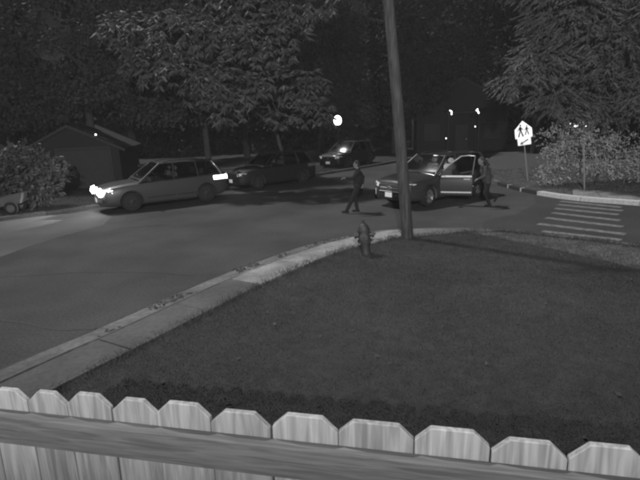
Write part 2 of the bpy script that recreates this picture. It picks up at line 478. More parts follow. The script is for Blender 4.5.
gd = blades(P, .085, .045, .005, 1.1, 'dry_strip_grass', mat('dry_grass', .125, .9, .45, 2, spec=.2)); tag(gd, 'paler dry grass strip along the kerb right of the pole', 'grass', kind='stuff')
# ragged tufts that hang over the footpath edge
E_ = LAWN_EDGE[(LAWN_EDGE[:, 1] > 4) & (LAWN_EDGE[:, 0] < 8)]
k = rng.integers(0, len(E_), 9000); P = E_[k] + rng.normal(0, .05, (9000, 2)) + rng.uniform(-.12, .12, (9000, 2))
P = P[clumpy(P, 3.1, -.55) | (rng.uniform(0, 1, len(P)) < .25)]
go2 = blades(P, .08, .11, .005, 1.1, 'edge_grass', M_GRASS); tag(go2, 'ragged longer grass along the footpath edge', 'grass', kind='stuff')
P = scatter([tuple(p) for p in far_l] + [(20, 60), (-40, 60), (-40, 0)], 60000, (-16, 2, 17, 34))
go3 = blades(P, .09, .09, .009, .9, 'verge_grass', M_GRASS); tag(go3, 'rough grass on the verge in front of the garage', 'grass', kind='stuff')
P = scatter([tuple(p) for p in offset(FARR, -.25)] + [(90, 0), (90, 90), (40, 90)], 45000, (7.8, 16, 15, 27))
go4 = blades(P, .1, .06, .011, 1.2, 'corner_grass', mat('dry_grass', .11, .9, .5, 2, spec=.2)); tag(go4, 'sparse pale dry grass and litter on the far corner', 'grass', kind='stuff')

# fallen leaves: scattered on the lawn, gathered in the gutter
def fallen(P, z, L, W, name, m, label):
    n = len(P); a = rng.uniform(0, 6.283, n)
    B = np.stack([P[:, 0], P[:, 1], np.full(n, z)], 1); D = np.stack([np.cos(a), np.sin(a), rng.uniform(-.05, .35, n)], 1)
    V, F = leaf_mesh(B, D, L, W, name)
    V[:, 2] = np.maximum(V[:, 2], z); tag(link(name, fast_mesh(name, V, F, 3), m), label, 'leaves', kind='stuff')
def leaf_mesh(base, direc, length, width, name, roll=None, fold=.25):
    """each leaf a folded pair of triangles: base, side, tip, side"""
    n = len(base); d = direc / (np.linalg.norm(direc, axis=1)[:, None] + 1e-9)
    r = rng.normal(0, 1, (n, 3)); s = np.cross(d, r); s /= (np.linalg.norm(s, axis=1)[:, None] + 1e-9); u = np.cross(s, d)
    L = (length * rng.uniform(.65, 1.25, n))[:, None]; W = (width * rng.uniform(.7, 1.25, n))[:, None]
    mid = base + d * L * .45
    L *= np.where(rng.uniform(0, 1, (n, 1)) < .2, 1.4, 1.0)
    V = np.stack([base, mid + s * W + u * W * fold, base + d * L - u * L * .05, mid - s * W + u * W * fold], 1).reshape(-1, 3)
    i = np.arange(n) * 4
    F = np.stack([np.stack([i, i + 1, i + 2], 1), np.stack([i, i + 2, i + 3], 1)], 1).reshape(-1, 3)
    return V, F
P = scatter(lawn_poly, 260, (-5, 10, 3, 14))
fallen(P, .112, .07, .022, 'lawn_leaves', mat('dry_leaf', .042, .8, .5, 3), 'few dry leaves lying about the lawn')
_c = offset(NEAR, .2); _c = _c[(_c[:, 1] > 6) & (_c[:, 0] < 7)]
k = rng.integers(0, len(_c), 3800); P = _c[k] + rng.normal(0, .075, (3800, 2)) + rng.uniform(-.1, .1, (3800, 2))
P = P[clumpy(P, 2.3, .3) & (rng.uniform(0, 1, len(P)) < .45)]
fallen(P, .022, .07, .025, 'gutter_litter', mat('dark_litter', .06, .9, .5, 3), 'dark leaf litter gathered in patches along the near gutter')
# ================================================================== FENCE
fence = empty('picket_fence', (0, 0, 0)); tag(fence, 'pale dog-eared wooden picket fence along the bottom of the picture', 'fence')
F0 = np.array([-.9, 1.372]); F1 = np.array([.38, 1.103]); fd = (F1 - F0) / np.linalg.norm(F1 - F0)
fence.location = (F0[0] - .05, F0[1], .10); fence.rotation_euler = (0, R(1.3), math.atan2(fd[1], fd[0]))
notch = [-.75, -.585, -.43, -.275, -.132, 0, .136, .281, .425, .588, .762, .945, 1.143, 1.33, 1.51, 1.69, 1.87, 2.05, 2.23, 2.41, 2.59, 2.77, 2.95, 3.13, 3.31]
for k, (a, b) in enumerate(zip(notch[:-1], notch[1:])):
    w = b - a - .003; c = .037 + random.uniform(-.004, .006); top = 2.35 + random.uniform(-.006, .006)
    cut = c * 1.05
    poly = [(0, 0), (w, 0), (w, top - c), (w - cut, top), (cut, top), (0, top - c)]
    mb = MB(); mb.prism(poly, -.009, .009, Matrix(((1, 0, 0, 0), (0, 0, 1, 0), (0, 1, 0, 0), (0, 0, 0, 1))))
    o = mb.build('picket', M_PICKET, fence)
    bm = bmesh.new(); bm.from_mesh(o.data); bmesh.ops.bevel(bm, geom=list(bm.edges), offset=.0022, segments=1, affect='EDGES'); bm.to_mesh(o.data); bm.free()
    o.location = (a + .0015, random.uniform(-.002, .002), 0); o.rotation_euler.y = random.uniform(-.001, .001)
for z in (2.235, .35):
    MB().box((1.28, -.031, z), (4.16, .038, .089)).build('rail', M_RAIL, fence)
for x in (-.79, 1.99, 3.3):
    MB().box((x, -.1, 1.12), (.09, .09, 2.24)).build('post', M_RAIL, fence)

# ================================================================== FLOODLIGHT behind the camera (lights the fence and everything that faces the camera)
fl = empty('floodlight', (FLOOD['loc'][0], FLOOD['loc'][1] - .35, 0)); tag(fl, 'security floodlight on a steel post behind the fence, outside the picture', 'floodlight')
MB().tube([(0, 0, 0), (0, 0, 6.2)], .05, 10).build('post', M_STEEL, fl, 40)
MB().box((0, .14, 6.16), (.05, .3, .05)).build('bracket', M_STEEL, fl)
MB().box((0, .29, 6.18), (.34, .07, .06)).build('lamp_housing', M_TRIMD, fl)
ld = bpy.data.lights.new('floodlight_lamp', 'SPOT'); ld.energy = FLOOD['watts']; ld.spot_size = R(FLOOD['size']); ld.spot_blend = FLOOD['blend']; ld.shadow_soft_size = .03
lo = bpy.data.objects.new('floodlight_lamp', ld); COL.objects.link(lo); lo.parent = fl
lo.location = (0, .35, 6.08)
lo.rotation_euler = (Vector(FLOOD['loc']) - Vector(FLOOD['aim'])).to_track_quat('Z', 'Y').to_euler()
lo.scale = (FLOOD['sx'], 1, 1)

# ================================================================== POLE, HYDRANT, SIGN, POSTS
pole = empty('utility_pole', (2.28, 12.6, .08)); tag(pole, 'tall weathered wooden utility pole beside the fire hydrant', 'utility pole')
pts = []; rad = []
for k in range(24):
    t = k / 23; pts.append((-.078 * 10 * t + .02 * math.sin(t * 5), .0, -.1 + 10 * t)); rad.append(.152 - .045 * t + .003 * math.sin(k * 2.1))
MB().tube(pts, rad, 22).build('shaft', M_POLE, pole, 50)
MB().box((-.75, -.02, 9.1), (2.4, .1, .12)).build('crossarm', M_POLE, pole)
for x in (-1.8, -1.2, -.3, .3):
    MB().lathe([(.03, 0), (.05, .03), (.03, .07), (.05, .1), (.02, .14)], 10, c=(x, -.02, 9.16)).build('insulator', M_IRON, pole, 40)

hy = empty('fire_hydrant', (1.05, 11.17, .085), R(-8)); hy.rotation_euler = (0, R(-4), R(-8)); tag(hy, 'dark squat fire hydrant at the edge of the footpath', 'fire hydrant')
MB().lathe([(.15, -.05), (.15, .02), (.115, .025), (.11, .05), (.108, .3), (.112, .31)], 24).build('barrel', M_IRON, hy, 35)
MB().lathe([(.165, .31), (.165, .35), (.135, .352), (.132, .56), (.15, .565), (.15, .6), (.13, .605)], 24).build('upper_barrel', M_IRON, hy, 35)
bo = MB().lathe([(.13, .6), (.125, .64), (.1, .69), (.07, .725), (.045, .74), (.045, .76), (.0, .765)], 24, cap=False).build('bonnet', M_IRON, hy, 40)
MB().lathe([(.03, .755), (.03, .815), (.018, .82)], 5).build('operating_nut', M_IRON, bo)
for s, ax in ((-1, 'X'), (1, 'X')):
    o = MB().lathe([(.06, 0), (.06, .05), (.072, .05), (.072, .1), (.05, .105)], 14, 'X').build('nozzle', M_IRON, hy, 35)
    o.location = (s * .125, 0, .47); o.scale = (s, 1, 1)
    MB().lathe([(.022, .1), (.022, .14)], 5, 'X').build('cap_nut', M_IRON, o)
o = MB().lathe([(.08, 0), (.08, .05), (.095, .05), (.095, .11), (.06, .115)], 16, 'X').build('pumper_nozzle', M_IRON, hy, 35)
o.location = (0, -.12, .45); o.rotation_euler.z = R(-90)
MB().lathe([(.025, .11), (.025, .155)], 5, 'X').build('cap_nut', M_IRON, o)
for k in range(8):
    a = k * math.pi / 4 + .3
    o = MB().lathe([(.012, .295), (.012, .368)], 6).build('flange_bolt', M_IRON, hy); o.location = (.15 * math.cos(a), .15 * math.sin(a), 0)

sg = empty('school_crossing_sign', (9.23, 21.82, .1)); tag(sg, 'white five-sided school crossing sign with arrow plaque on leaning post', 'sign')
sg.rotation_euler = (0, R(-8.5), 0); sg.scale = (.86, .86, .93)
MB().box((0, .03, 1.42), (.05, .03, 2.85)).build('post', M_STEEL, sg)
turn = Matrix.Rotation(R(-20), 4, 'Z')
FRM = lambda z: Matrix.Translation((0, 0, z)) @ turn @ Matrix(((1, 0, 0, 0), (0, 0, 1, 0), (0, 1, 0, 0), (0, 0, 0, 1)))
w = .40
pan = MB().prism([(-w, -.36), (w, -.36), (w, .05), (0, .43), (-w, .05)], -.004, 0, FRM(2.42)).build('warning_panel', M_SIGN, sg)
plq = MB().prism([(-.31, -.16), (.31, -.16), (.31, .16), (-.31, .16)], -.004, 0, FRM(1.895)).build('arrow_plaque', M_SIGN, sg)
def walker(cx, s, f):
    mb = MB(); F = FRM(2.42)
    P = lambda q: [(cx + u * s, v * s - .03) for u, v in q]
    circ = [(.055 * math.cos(a) + .02, .055 * math.sin(a) + .3) for a in np.linspace(0, 2 * math.pi, 10, endpoint=False)]
    mb.prism(P(circ), -.008, -.0045, F)
    mb.prism(P([(-.06, .23), (.05, .24), (.07, .0), (-.06, -.01)]), -.008, -.0045, F)
    mb.prism(P([(-.06, -.02), (.01, -.015), (-.09, -.3), (-.17, -.3)]), -.0081, -.0046, F)
    mb.prism(P([(.0, -.012), (.07, -.01), (.15, -.29), (.08, -.31)]), -.0082, -.0047, F)
    mb.prism(P([(-.05, .22), (-.17, .02), (-.13, .0), (-.04, .14)]), -.0083, -.0048, F)
    mb.prism(P([(.04, .22), (.17, .06), (.15, .02), (.05, .13)]), -.0084, -.0049, F)
    mb.build('pedestrian_symbol', M_BLACK, pan)
walker(-.13, .86, 1); walker(.16, .66, 1)
ar = MB()
ar.prism([(.17, .1), (.2, .06), (-.08, -.075), (-.11, -.035)], -.008, -.0045, FRM(1.895))
ar.prism([(-.2, -.11), (-.06, -.13), (-.13, .02)], -.0081, -.0046, FRM(1.895)); ar.build('arrow_symbol', M_BLACK, plq)
for z in (2.6, 2.2, 1.9):
    MB().lathe([(.014, -.008), (.014, 0)], 8, 'Y', c=(0, -.0045, z)).build('bolt', M_STEEL, sg)

mp = empty('marker_post', (10.13, 18.83, .12)); tag(mp, 'thin pale metal post standing before the lit shrubs', 'post')
mp.rotation_euler.y = R(-5.5)
MB().box((0, 0, .86), (.05, .018, 1.74)).build('stake', M_STEEL, mp)
MB().box((0, -.012, 1.66), (.075, .006, .12)).build('reflector', M_STEEL, mp)

# ================================================================== CARS
def cr1(xs, ys, q):
    """smooth monotone-ish interpolation"""
    xs, ys = np.array(xs, float), np.array(ys, float)
    m = np.gradient(ys, xs); i = np.clip(np.searchsorted(xs, q) - 1, 0, len(xs) - 2)
    h = xs[i + 1] - xs[i]; t = (q - xs[i]) / h
    return (2 * t**3 - 3 * t**2 + 1) * ys[i] + (t**3 - 2 * t**2 + t) * h * m[i] + (-2 * t**3 + 3 * t**2) * ys[i + 1] + (t**3 - t**2) * h * m[i + 1]

#        x     halfw  zbot  ztop   (crossover, length 4.5, scaled per car)
ST = [(-2.24, .66, .50, .92), (-2.20, .78, .40, 1.00), (-2.08, .86, .31, 1.06), (-1.75, .915, .24, 1.08), (-1.33, .93, .21, 1.07), (0, .93, .20, 1.04), (.95, .925, .20, 1.01),
      (1.35, .92, .21, .985), (1.75, .895, .22, .945), (2.02, .84, .23, .895), (2.17, .77, .25, .83), (2.24, .68, .29, .74), (2.275, .58, .36, .64)]
SX = [s[0] for s in ST]
def sec_at(x):
    return [float(cr1(SX, [s[k] for s in ST], x)) for k in (1, 2, 3)]
def section(x, n=26):
    w, zb, zt = sec_at(x); h = zt - zb
    k = [(0, zb), (w * .6, zb), (w * .88, zb + .01), (w * .965, zb + .07), (w * .985, zb + .2 * h), (w * 1.0, zb + .55 * h), (w * .985, zb + .76 * h), (w * .965, zt - .09), (w * .91, zt - .02), (w * .78, zt + .012), (w * .4, zt + .035), (0, zt + .042)]
    k = np.array(k); d = np.r_[0, np.cumsum(np.linalg.norm(np.diff(k, axis=0), axis=1))]
    q = np.linspace(0, d[-1], n)
    return np.stack([np.interp(q, d, k[:, 0]), np.interp(q, d, k[:, 1])], 1)
def side_y(x, z):
    s = section(x, 80); s = s[12:66]
    return float(np.interp(z, s[:, 1], s[:, 0]))

def evaluated(o, mods):
    for nm, ty, kw in mods:
        md = o.modifiers.new(nm, ty)
        for a, b in kw.items(): setattr(md, a, b)
    dg = bpy.context.evaluated_depsgraph_get(); dg.update()
    me = bpy.data.meshes.new_from_object(o.evaluated_get(dg))
    o.modifiers.clear(); o.data = me
    return me

BODY_CACHE = {}
def body_mesh(door_hole):
    if door_hole in BODY_CACHE: return BODY_CACHE[door_hole]
    mb = MB(); xsn = np.concatenate([np.linspace(SX[0], -1.9, 10)[:-1], np.linspace(-1.9, 1.9, 44)[:-1], np.linspace(1.9, SX[-1], 12)])
    rows = []
    for x in xsn:
        s = section(x)
        ring = [(x, y, z) for y, z in s] + [(x, -y, z) for y, z in s[-2:0:-1]]
        rows.append(ring)
    n = len(rows[0]); V = [p for r in rows for p in r]
    Fs = [(i * n + j, i * n + (j + 1) % n, (i + 1) * n + (j + 1) % n, (i + 1) * n + j) for i in range(len(rows) - 1) for j in range(n)]
    Fs += [tuple(range(n)), tuple(range((len(rows) - 1) * n, len(rows) * n))[::-1]]
    mb.add(V, Fs)
    o = mb.build('body_shell', None); o.data.materials.append(M_TRIMD); o.data.materials.append(M_INT)
    cut = MB()
    for x in (1.335, -1.335):
        for s in (1, -1):
            cut.lathe([(.375, .0), (.375, .5)], 26, 'Y', c=(x, .62 if s > 0 else -1.12, .36))
    c = cut.build('cutter', None); c.data.materials.append(M_TRIMD); c.data.materials.append(M_INT)
    for p in c.data.polygons: p.material_index = 1
    evaluated(o, [('b', 'BOOLEAN', dict(operation='DIFFERENCE', object=c, solver='EXACT'))])
    bpy.data.objects.remove(c)
    if door_hole:
        c = MB().box((.3, .62, .78), (1.06, .8, .82)).build('cutter', None); c.data.materials.append(M_TRIMD); c.data.materials.append(M_INT)
        for p in c.data.polygons: p.material_index = 1
        evaluated(o, [('b', 'BOOLEAN', dict(operation='DIFFERENCE', object=c, solver='EXACT'))])
        bpy.data.objects.remove(c)
    me = o.data; me.polygons.foreach_set('use_smooth', [True] * len(me.polygons)); me.set_sharp_from_angle(angle=R(32))
    bpy.data.objects.remove(o)
    BODY_CACHE[door_hole] = me
    return me

def shell_patch(x0, x1, z0, z1, s, off, thick=.0, nx=10, nz=8, rel=(0, 0, 0)):
    """panel lying on the body side (s = +1 left, -1 right), moved out by off"""
    mb = MB(); rows = []; inn = []
    for i in range(nx):
        x = x0 + (x1 - x0) * i / (nx - 1)
        ro = []; ri = []
        for j in range(nz):
            z = z0 + (z1 - z0) * j / (nz - 1); y = side_y(x, z)
            ro.append((x - rel[0], s * (y + off) - rel[1], z - rel[2])); ri.append((x - rel[0], s * (y + off - thick) - rel[1], z - rel[2]))
        rows.append(ro); inn.append(ri)
    if not thick: return mb.grid(rows)
    n = nx * nz; V = [p for r in rows for p in r] + [p for r in inn for p in r]
    F = []
    for i in range(nx - 1):
        for j in range(nz - 1):
            a = i * nz + j; q = (a, a + 1, a + nz + 1, a + nz); F += [q, tuple(n + t for t in q[::-1])]
    rim = [i * nz for i in range(nx)] + [(nx - 1) * nz + j for j in range(1, nz)] + [i * nz + nz - 1 for i in range(nx - 2, -1, -1)] + [j for j in range(nz - 2, 0, -1)]
    for a, b in zip(rim, rim[1:] + rim[:1]): F.append((a, b, n + b, n + a))
    return mb.add(V, F)

WHEEL = {}
def wheel(car, x, s, steer=0.0, rim_m=None):
    if not WHEEL:
        t = MB().lathe([(.235, -.1), (.3, -.112), (.335, -.1), (.348, -.06), (.35, 0), (.348, .06), (.335, .1), (.3, .112), (.235, .1), (.22, 0), (.235, -.1)], 32, 'Y', cap=False)
        WHEEL['t'] = t.mesh('wheel'); WHEEL['t'].materials.append(M_RUBBER)
        r = MB().lathe([(.236, -.1), (.236, .085), (.215, .09), (.205, .03), (.19, .02), (.19, -.1)], 32, 'Y', cap=False)
        r.lathe([(.06, .03), (.06, .075), (.03, .085), (.0, .085)], 16, 'Y', cap=False)
        for k in range(5):
            a = k * 2 * math.pi / 5
            for da in (-.16, .16):
                c, sn = math.cos(a + da * .5), math.sin(a + da * .5); c2, s2 = math.cos(a + da * 1.3), math.sin(a + da * 1.3)
                r.tube([(c * .04, .06, sn * .04), (c2 * .2, .055, s2 * .2)], [.02, .015], 6)
        WHEEL['r'] = r.mesh('rim'); WHEEL['r'].materials.append(M_RIM)
        b = MB().lathe([(.2, -.02), (.2, -.01), (.0, -.009)], 24, 'Y', cap=False)
        WHEEL['b'] = b.mesh('brake_disc'); WHEEL['b'].materials.append(M_TRIMD)
        for q in WHEEL.values(): q.polygons.foreach_set('use_smooth', [True] * len(q.polygons)); q.set_sharp_from_angle(angle=R(40))
    t = link('wheel', WHEEL['t'], None, car); t.location = (x, s * .80, .35); t.rotation_euler.z = steer + (0 if s > 0 else math.pi)
    ro = link('rim', WHEEL['r'], None, t)
    if rim_m: ro.material_slots[0].link = 'OBJECT'; ro.material_slots[0].material = rim_m
    link('brake_disc', WHEEL['b'], None, t)
    return t

def make_car(label, loc, heading, paint, scale=(1, 1, 1), open_door=False, lit=False, group=None, steer=0.0, name='parked_car', cat='car', plate=True, handle_bright=False, dull=False):
    CHR = M_TRIMD if dull else M_CHROME
    RIMM = mat('dull_alloy', .05, .6, .2, 10, metallic=.5) if dull else None
    car = empty(name, loc, heading); car.scale = scale; tag(car, label, cat, group)
    me = body_mesh(open_door).copy(); me.materials[0] = paint; link('body', me, None, car)
    zb, zt = 1.02, 1.60
    # greenhouse lines: (base x, top x)
    yb, yt = .845, .64
    A, B, C, D = (1.02, .22), (-.20, -.26), (-1.10, -1.08), (-2.02, -1.72)
    base = lambda x, s: Vector((x, s * (yb - .06 * max(0, (-x - 1.0))), sec_at(min(max(x, -2.2), 1.2))[2] - .035))
    top = lambda x, s: Vector((x, s * (yt - .04 * max(0, (-x - .9)) - .03 * max(0, x)), zt - .05 * max(0, (-x - .6)) ** 1.5 - .03 * max(0, x + .1)))
    # roof
    rows = []
    for i in range(17):
        x = A[1] + .04 + (D[1] - .12 - A[1]) * i / 16
        e = top(x, 1); r = []
        for j in range(13):
            u = -1 + 2 * j / 12
            r.append((x, e.y * u * 1.03, e.z + .055 * (1 - abs(u) ** 2.6) - .012))
        rows.append(r)
    rows2 = [[(p[0], p[1] * .99, p[2] - .03) for p in r] for r in rows]
    n = 13 * 17; mb = MB(); V = [p for r in rows for p in r] + [p for r in rows2 for p in r]; F = []
    for i in range(16):
        for j in range(12):
            a = i * 13 + j; q = (a, a + 1, a + 14, a + 13); F += [q, tuple(n + t for t in q[::-1])]
    rim = [i * 13 for i in range(17)] + [16 * 13 + j for j in range(1, 13)] + [i * 13 + 12 for i in range(15, -1, -1)] + [j for j in range(11, 0, -1)]
    for a, b in zip(rim, rim[1:] + rim[:1]): F.append((a, b, n + b, n + a))
    mb.add(V, F); roof = mb.build('roof', paint, car, 40)
    for s in (1, -1):
        MB().tube([top(x, s) + Vector((0, -.05 * s, .06 if abs(x + .75) < .75 else .02)) for x in np.linspace(.05, -1.6, 9)], .016, 6).build('roof_rail', M_CHROME if handle_bright else M_TRIMD, roof, 40)
    # pillars
    for s in (1, -1):
        for nm, (x0, x1), r in (('a_pillar', A, .036), ('b_pillar', B, .034), ('c_pillar', C, .03), ('d_pillar', D, .06)):
            MB().tube([base(x0, s), base(x0, s).lerp(top(x1, s), .5) + Vector((0, .02 * s, .01)), top(x1, s)], [r * 1.25, r, r], 8).build(nm, paint if nm in ('a_pillar', 'd_pillar') else M_TRIMD, car, 60)
    def pane(p, q, r_, t, bul, nm, nx=7, ny=5):
        """bilinear glass patch p(base a) q(base b) r_(top b) t(top a) bulging by vector"""
        rows = []
        for i in range(nx):
            u = i / (nx - 1); ro = []
            for j in range(ny):
                v = j / (ny - 1)
                b0 = p.lerp(q, u); t0 = t.lerp(r_, u)
                ro.append(b0.lerp(t0, v) + Vector(bul) * (4 * u * (1 - u)) * .7 + Vector(bul) * (4 * v * (1 - v)) * .3)
            rows.append(ro)
        return MB().grid(rows).build(nm, M_GLASS, car, 60)
    ws = pane(base(A[0], 1), base(A[0], -1), top(A[1], -1), top(A[1], 1), (.1, 0, .02), 'windshield', 9)
    for y in (.38, -.15):
        MB().tube([(1.12 - abs(y) * .05, y, 1.045), (1.0, y - .3, 1.10), (.93, y - .48, 1.15)], .009, 5).build('wiper', M_TRIMD, ws)
    pane(base(D[0], 1), base(D[0], -1), top(D[1], -1), top(D[1], 1), (-.07, 0, 0), 'rear_window', 7)
    for s in (1, -1):
        if not (open_door and s == 1):
            pane(base(A[0] - .1, s), base(B[0], s), top(B[1], s), top(A[1] - .02, s), (0, .03 * s, 0), 'side_window')
        pane(base(B[0], s), base(C[0], s), top(C[1], s), top(B[1], s), (0, .03 * s, 0), 'side_window')
        pane(base(C[0], s), base(D[0] + .1, s), top(D[1] + .05, s), top(C[1], s), (0, .02 * s, 0), 'quarter_window')
    # doors
    def fit_door(s, x0, x1, opened=0.0):
        if opened:
            hinge = (x0, s * side_y(x0, .7), 0)
            d = shell_patch(x0, x1, .34, sec_at(.3)[2] - .04, s, .008, .11, rel=hinge).build('door', paint, car, 35)
            d.location = hinge; d.rotation_euler.z = -opened * s
            hv = Vector(hinge)
            a, b, tb, ta = base(A[0] - .12, s) - hv, base(B[0] + .02, s) - hv, top(B[1] + .03, s) - hv, top(A[1] - .02, s) - hv
            for q in (a, b): q.y = s * (abs(side_y(.3, 1.0)) - .06) - hv.y
            MB().tube([a, a.lerp(ta, .55) + Vector((.03, .02 * s, .03)), ta, ta.lerp(tb, .5) + Vector((0, .01 * s, .02)), tb, b], .024, 8).build('window_frame', M_CHROME if handle_bright else paint, d, 40)
            rows = [[a.lerp(b, u).lerp(ta.lerp(tb, u), v) for v in np.linspace(0, 1, 5)] for u in np.linspace(0, 1, 6)]
            MB().grid(rows).build('window_glass', M_GLASS, d)
            off = hv
            par = d
        else:
            d = shell_patch(x0, x1, .34, sec_at(.3)[2] - .07, s, .006, .012).build('door', paint, car, 35)
            off = Vector((0, 0, 0)); par = d
        xe = x1 + .17
        MB().box(Vector((xe, s * (side_y(xe, .88) + .035), .88)) - off, (.2, .022, .03)).build('handle', M_CHROME if handle_bright else paint, par)
        shell_patch(x0 - .03, x1 + .02, .42, .465, s, .02, .012, 6, 3, rel=off).build('sill_trim', M_SATIN if handle_bright else M_TRIMD, par)
        if handle_bright:
            zc = sec_at(.3)[2] - .075
            shell_patch(x0 - .03, x1 + .02, zc - .02, zc + .03, s, .022, .016, 6, 3, rel=off).build('belt_trim', M_SATIN, par)
        if x0 > .5:
            m_ = MB(); cx = Vector((x0 - .12, s * 1.02, 1.06)) - off
            m_.tube([cx + Vector((0, -.16 * s, -.05)), cx + Vector((0, -.04 * s, -.01))], .018, 6)
            m_.box(cx + Vector((0, .04 * s, .03)), (.09, .19, .125))
            mo = m_.build('mirror', M_TRIMD if not handle_bright else paint, par)
            MB().box(cx + Vector((-.048, .04 * s, .03)), (.004, .16, .1)).build('mirror_glass', M_CHROME, par)
    for s in (1, -1):
        fit_door(s, .84, -.19, R(60) if (open_door and s == 1) else 0.0)
        fit_door(s, -.21, -1.0)
    # wheels and arch trim
    for s in (1, -1):
        wheel(car, 1.335, s, steer, RIMM); wheel(car, -1.335, s, 0.0, RIMM)
        for x in (1.335, -1.335):
            pts = []
            for k in range(13):
                a = math.pi * (-.08 + 1.16 * k / 12); px, pz = x + .385 * math.cos(a), .36 + .385 * math.sin(a)
                pts.append((px, s * (side_y(px, max(pz, .3)) + .004), pz))
            MB().tube(pts, .022, 6).build('arch_trim', M_TRIMD, car, 50)
    # front end
    def nose_x(y, z):
        """front surface x for a given y,z by search"""
        for x in np.linspace(2.29, 1.6, 120):
            w, zb_, zt_ = sec_at(min(x, 2.275))
            if abs(y) <= w * .985 and zb_ <= z <= zt_ + .03 and x <= 2.275: return x
        return 1.6
    def nose_panel(poly, off, nm, m, par, sub=8, thick=.02):
        """polygon in (y,z) laid on the nose"""
        ys = [p[0] for p in poly]; c = (sum(ys) / len(poly), sum(p[1] for p in poly) / len(poly))
        front = [(nose_x(y, z) + off, y, z) for y, z in poly]; cen = (nose_x(*c) + off, c[0], c[1])
        n = len(poly); back = [(p[0] - thick, p[1], p[2]) for p in front]
        F = [(i, (i + 1) % n, 2 * n) for i in range(n)] + [(i, (i + 1) % n, n + (i + 1) % n, n + i) for i in range(n)]
        return MB().add(front + back + [cen], F).build(nm, m, par)
    gr = MB()
    gy = np.linspace(-.46, .46, 9)
    def strip(zc, h, wy, off, m_, nm, par, t=.03):
        ys = np.linspace(-wy, wy, 11); mb = MB()
        xs_ = [nose_x(y, .68) + off for y in ys]
        V = []
        for x, y in zip(xs_, ys):
            V += [(x, y, zc - h / 2), (x, y, zc + h / 2), (x - t, y, zc + h / 2), (x - t, y, zc - h / 2)]
        F = [(0, 1, 2, 3), tuple(range(40, 44))[::-1]]
        for i in range(10):
            for j in range(4): F.append((i * 4 + j, i * 4 + (j + 1) % 4, i * 4 + 4 + (j + 1) % 4, i * 4 + 4 + j))
        return mb.add(V, F).build(nm, m_, par)
    grille = strip(.66, .27, .50, .012, M_TRIMD, 'grille', car)
    for k, zc in enumerate((.56, .62, .68, .74)):
        strip(zc, .022, .47 - .02 * k, .026, CHR if k in (1, 3) else (M_TRIMD if dull else M_LENS), 'grille_slat', grille, .012)
    strip(.79, .02, .5, .03, CHR, 'grille_trim', grille, .02)
    em = MB().lathe([(.0, .0), (.05, .0), (.055, .008), (.0, .012)], 16, 'X', cap=False).build('emblem', M_CHROME, car, 40); em.location = (2.31, 0, .70); em.scale = (1, 1.5, 1)
    strip(.34, .1, .52, .02, M_TRIMD, 'lower_intake', car)
    strip(.42, .05, .62, .022, paint, 'bumper_bar', car, .06)
    if plate:
        MB().box((2.335, 0, .455), (.012, .31, .155)).build('number_plate', M_PLATE, car)
    lens = M_HEAD if lit else M_LENS
    for s in (1, -1):
        hl = nose_panel([(s * .50, .80), (s * .50, .70), (s * .62, .69), (s * .76, .735), (s * .86, .815), (s * .80, .84), (s * .64, .825)], .015, 'headlight', M_LENS if not lit else M_TAIL, car)
        y0 = .64
        bl = MB().lathe([(.15 if lit else .05, 0), (.13 if lit else .045, .08 if lit else .05), (.0, .14 if lit else .055)], 16, 'X').build('headlight_bulb', lens if lit else M_CHROME, hl, 40); bl.location = (nose_x(s * y0, .76) + .0, s * y0, .76)
        nose_panel([(s * .66, .60), (s * .71, .61), (s * .78, .44), (s * .70, .40)], .022, 'fog_lamp', M_LENS if handle_bright else M_TRIMD, car)
        # tail light
        tl = shell_patch(-2.17, -1.66, .84, .98, s, .012, .02, 5, 4).build('tail_light', M_TAIL if lit else mat('tail_lens', .12, .25, .1, 20, spec=.5), car)
        MB().box((-2.235, s * .56, .89), (.05, .32, .15)).build('tail_light', M_TAIL if lit else MATS['tail_lens'], car)
    MB().box((-2.25, 0, .5), (.07, 1.35, .16)).build('rear_bumper', M_TRIMD, car)
    MB().box((-2.262, 0, .72), (.01, .31, .155)).build('number_plate', M_PLATE, car)
    # cabin
    for y in (.38, -.38):
        se = MB(); se.box((-.28, y, .93), (.16, .48, .66), ry=R(-14)); o = se.build('front_seat', M_SEAT, car)
        bm = bmesh.new(); bm.from_mesh(o.data); bmesh.ops.bevel(bm, geom=list(bm.edges), offset=.05, segments=3, affect='EDGES'); bm.to_mesh(o.data); bm.free()
        o2 = MB().box((-.4, y, 1.37), (.1, .25, .17), ry=R(-8)).build('headrest', M_SEAT, o)
        bm = bmesh.new(); bm.from_mesh(o2.data); bmesh.ops.bevel(bm, geom=list(bm.edges), offset=.04, segments=3, affect='EDGES'); bm.to_mesh(o2.data); bm.free()
    MB().box((.05, .38, .56), (.6, .48, .2)).build('seat_cushion', M_SEAT, car) if open_door else None
    MB().box((-1.3, 0, 1.12), (.14, 1.2, .34), ry=R(-14)).build('rear_seat', M_INT, car)
    MB().lathe([(.175, -.015), (.19, 0), (.175, .015), (.16, 0), (.175, -.015)], 20, 'X', c=(.42, .38, 1.08), cap=False).build('steering_wheel', M_TRIMD, car, 60)
    MB().box((.8, 0, 1.06), (.36, 1.5, .1)).build('dashboard', M_INT, car)
    MB().box((.3, 0, 1.5), (.03, .2, .055)).build('rear_view_mirror', M_TRIMD, car)
    return car

PAINT_D = mat('dark_car_paint', .028, .35, .05, 4, coat=.6, spec=.5)
PAINT_G = mat('grey_car_paint', .038, .4, .05, 4, coat=.4, spec=.5)
PAINT_B = mat('black_car_paint', .01, .6, .05, 4, coat=.1, spec=.3)
PAINT_C = mat('cart_paint', .11, .6, .2, 6)

def heading(dx, dy): return math.atan2(dy, dx)
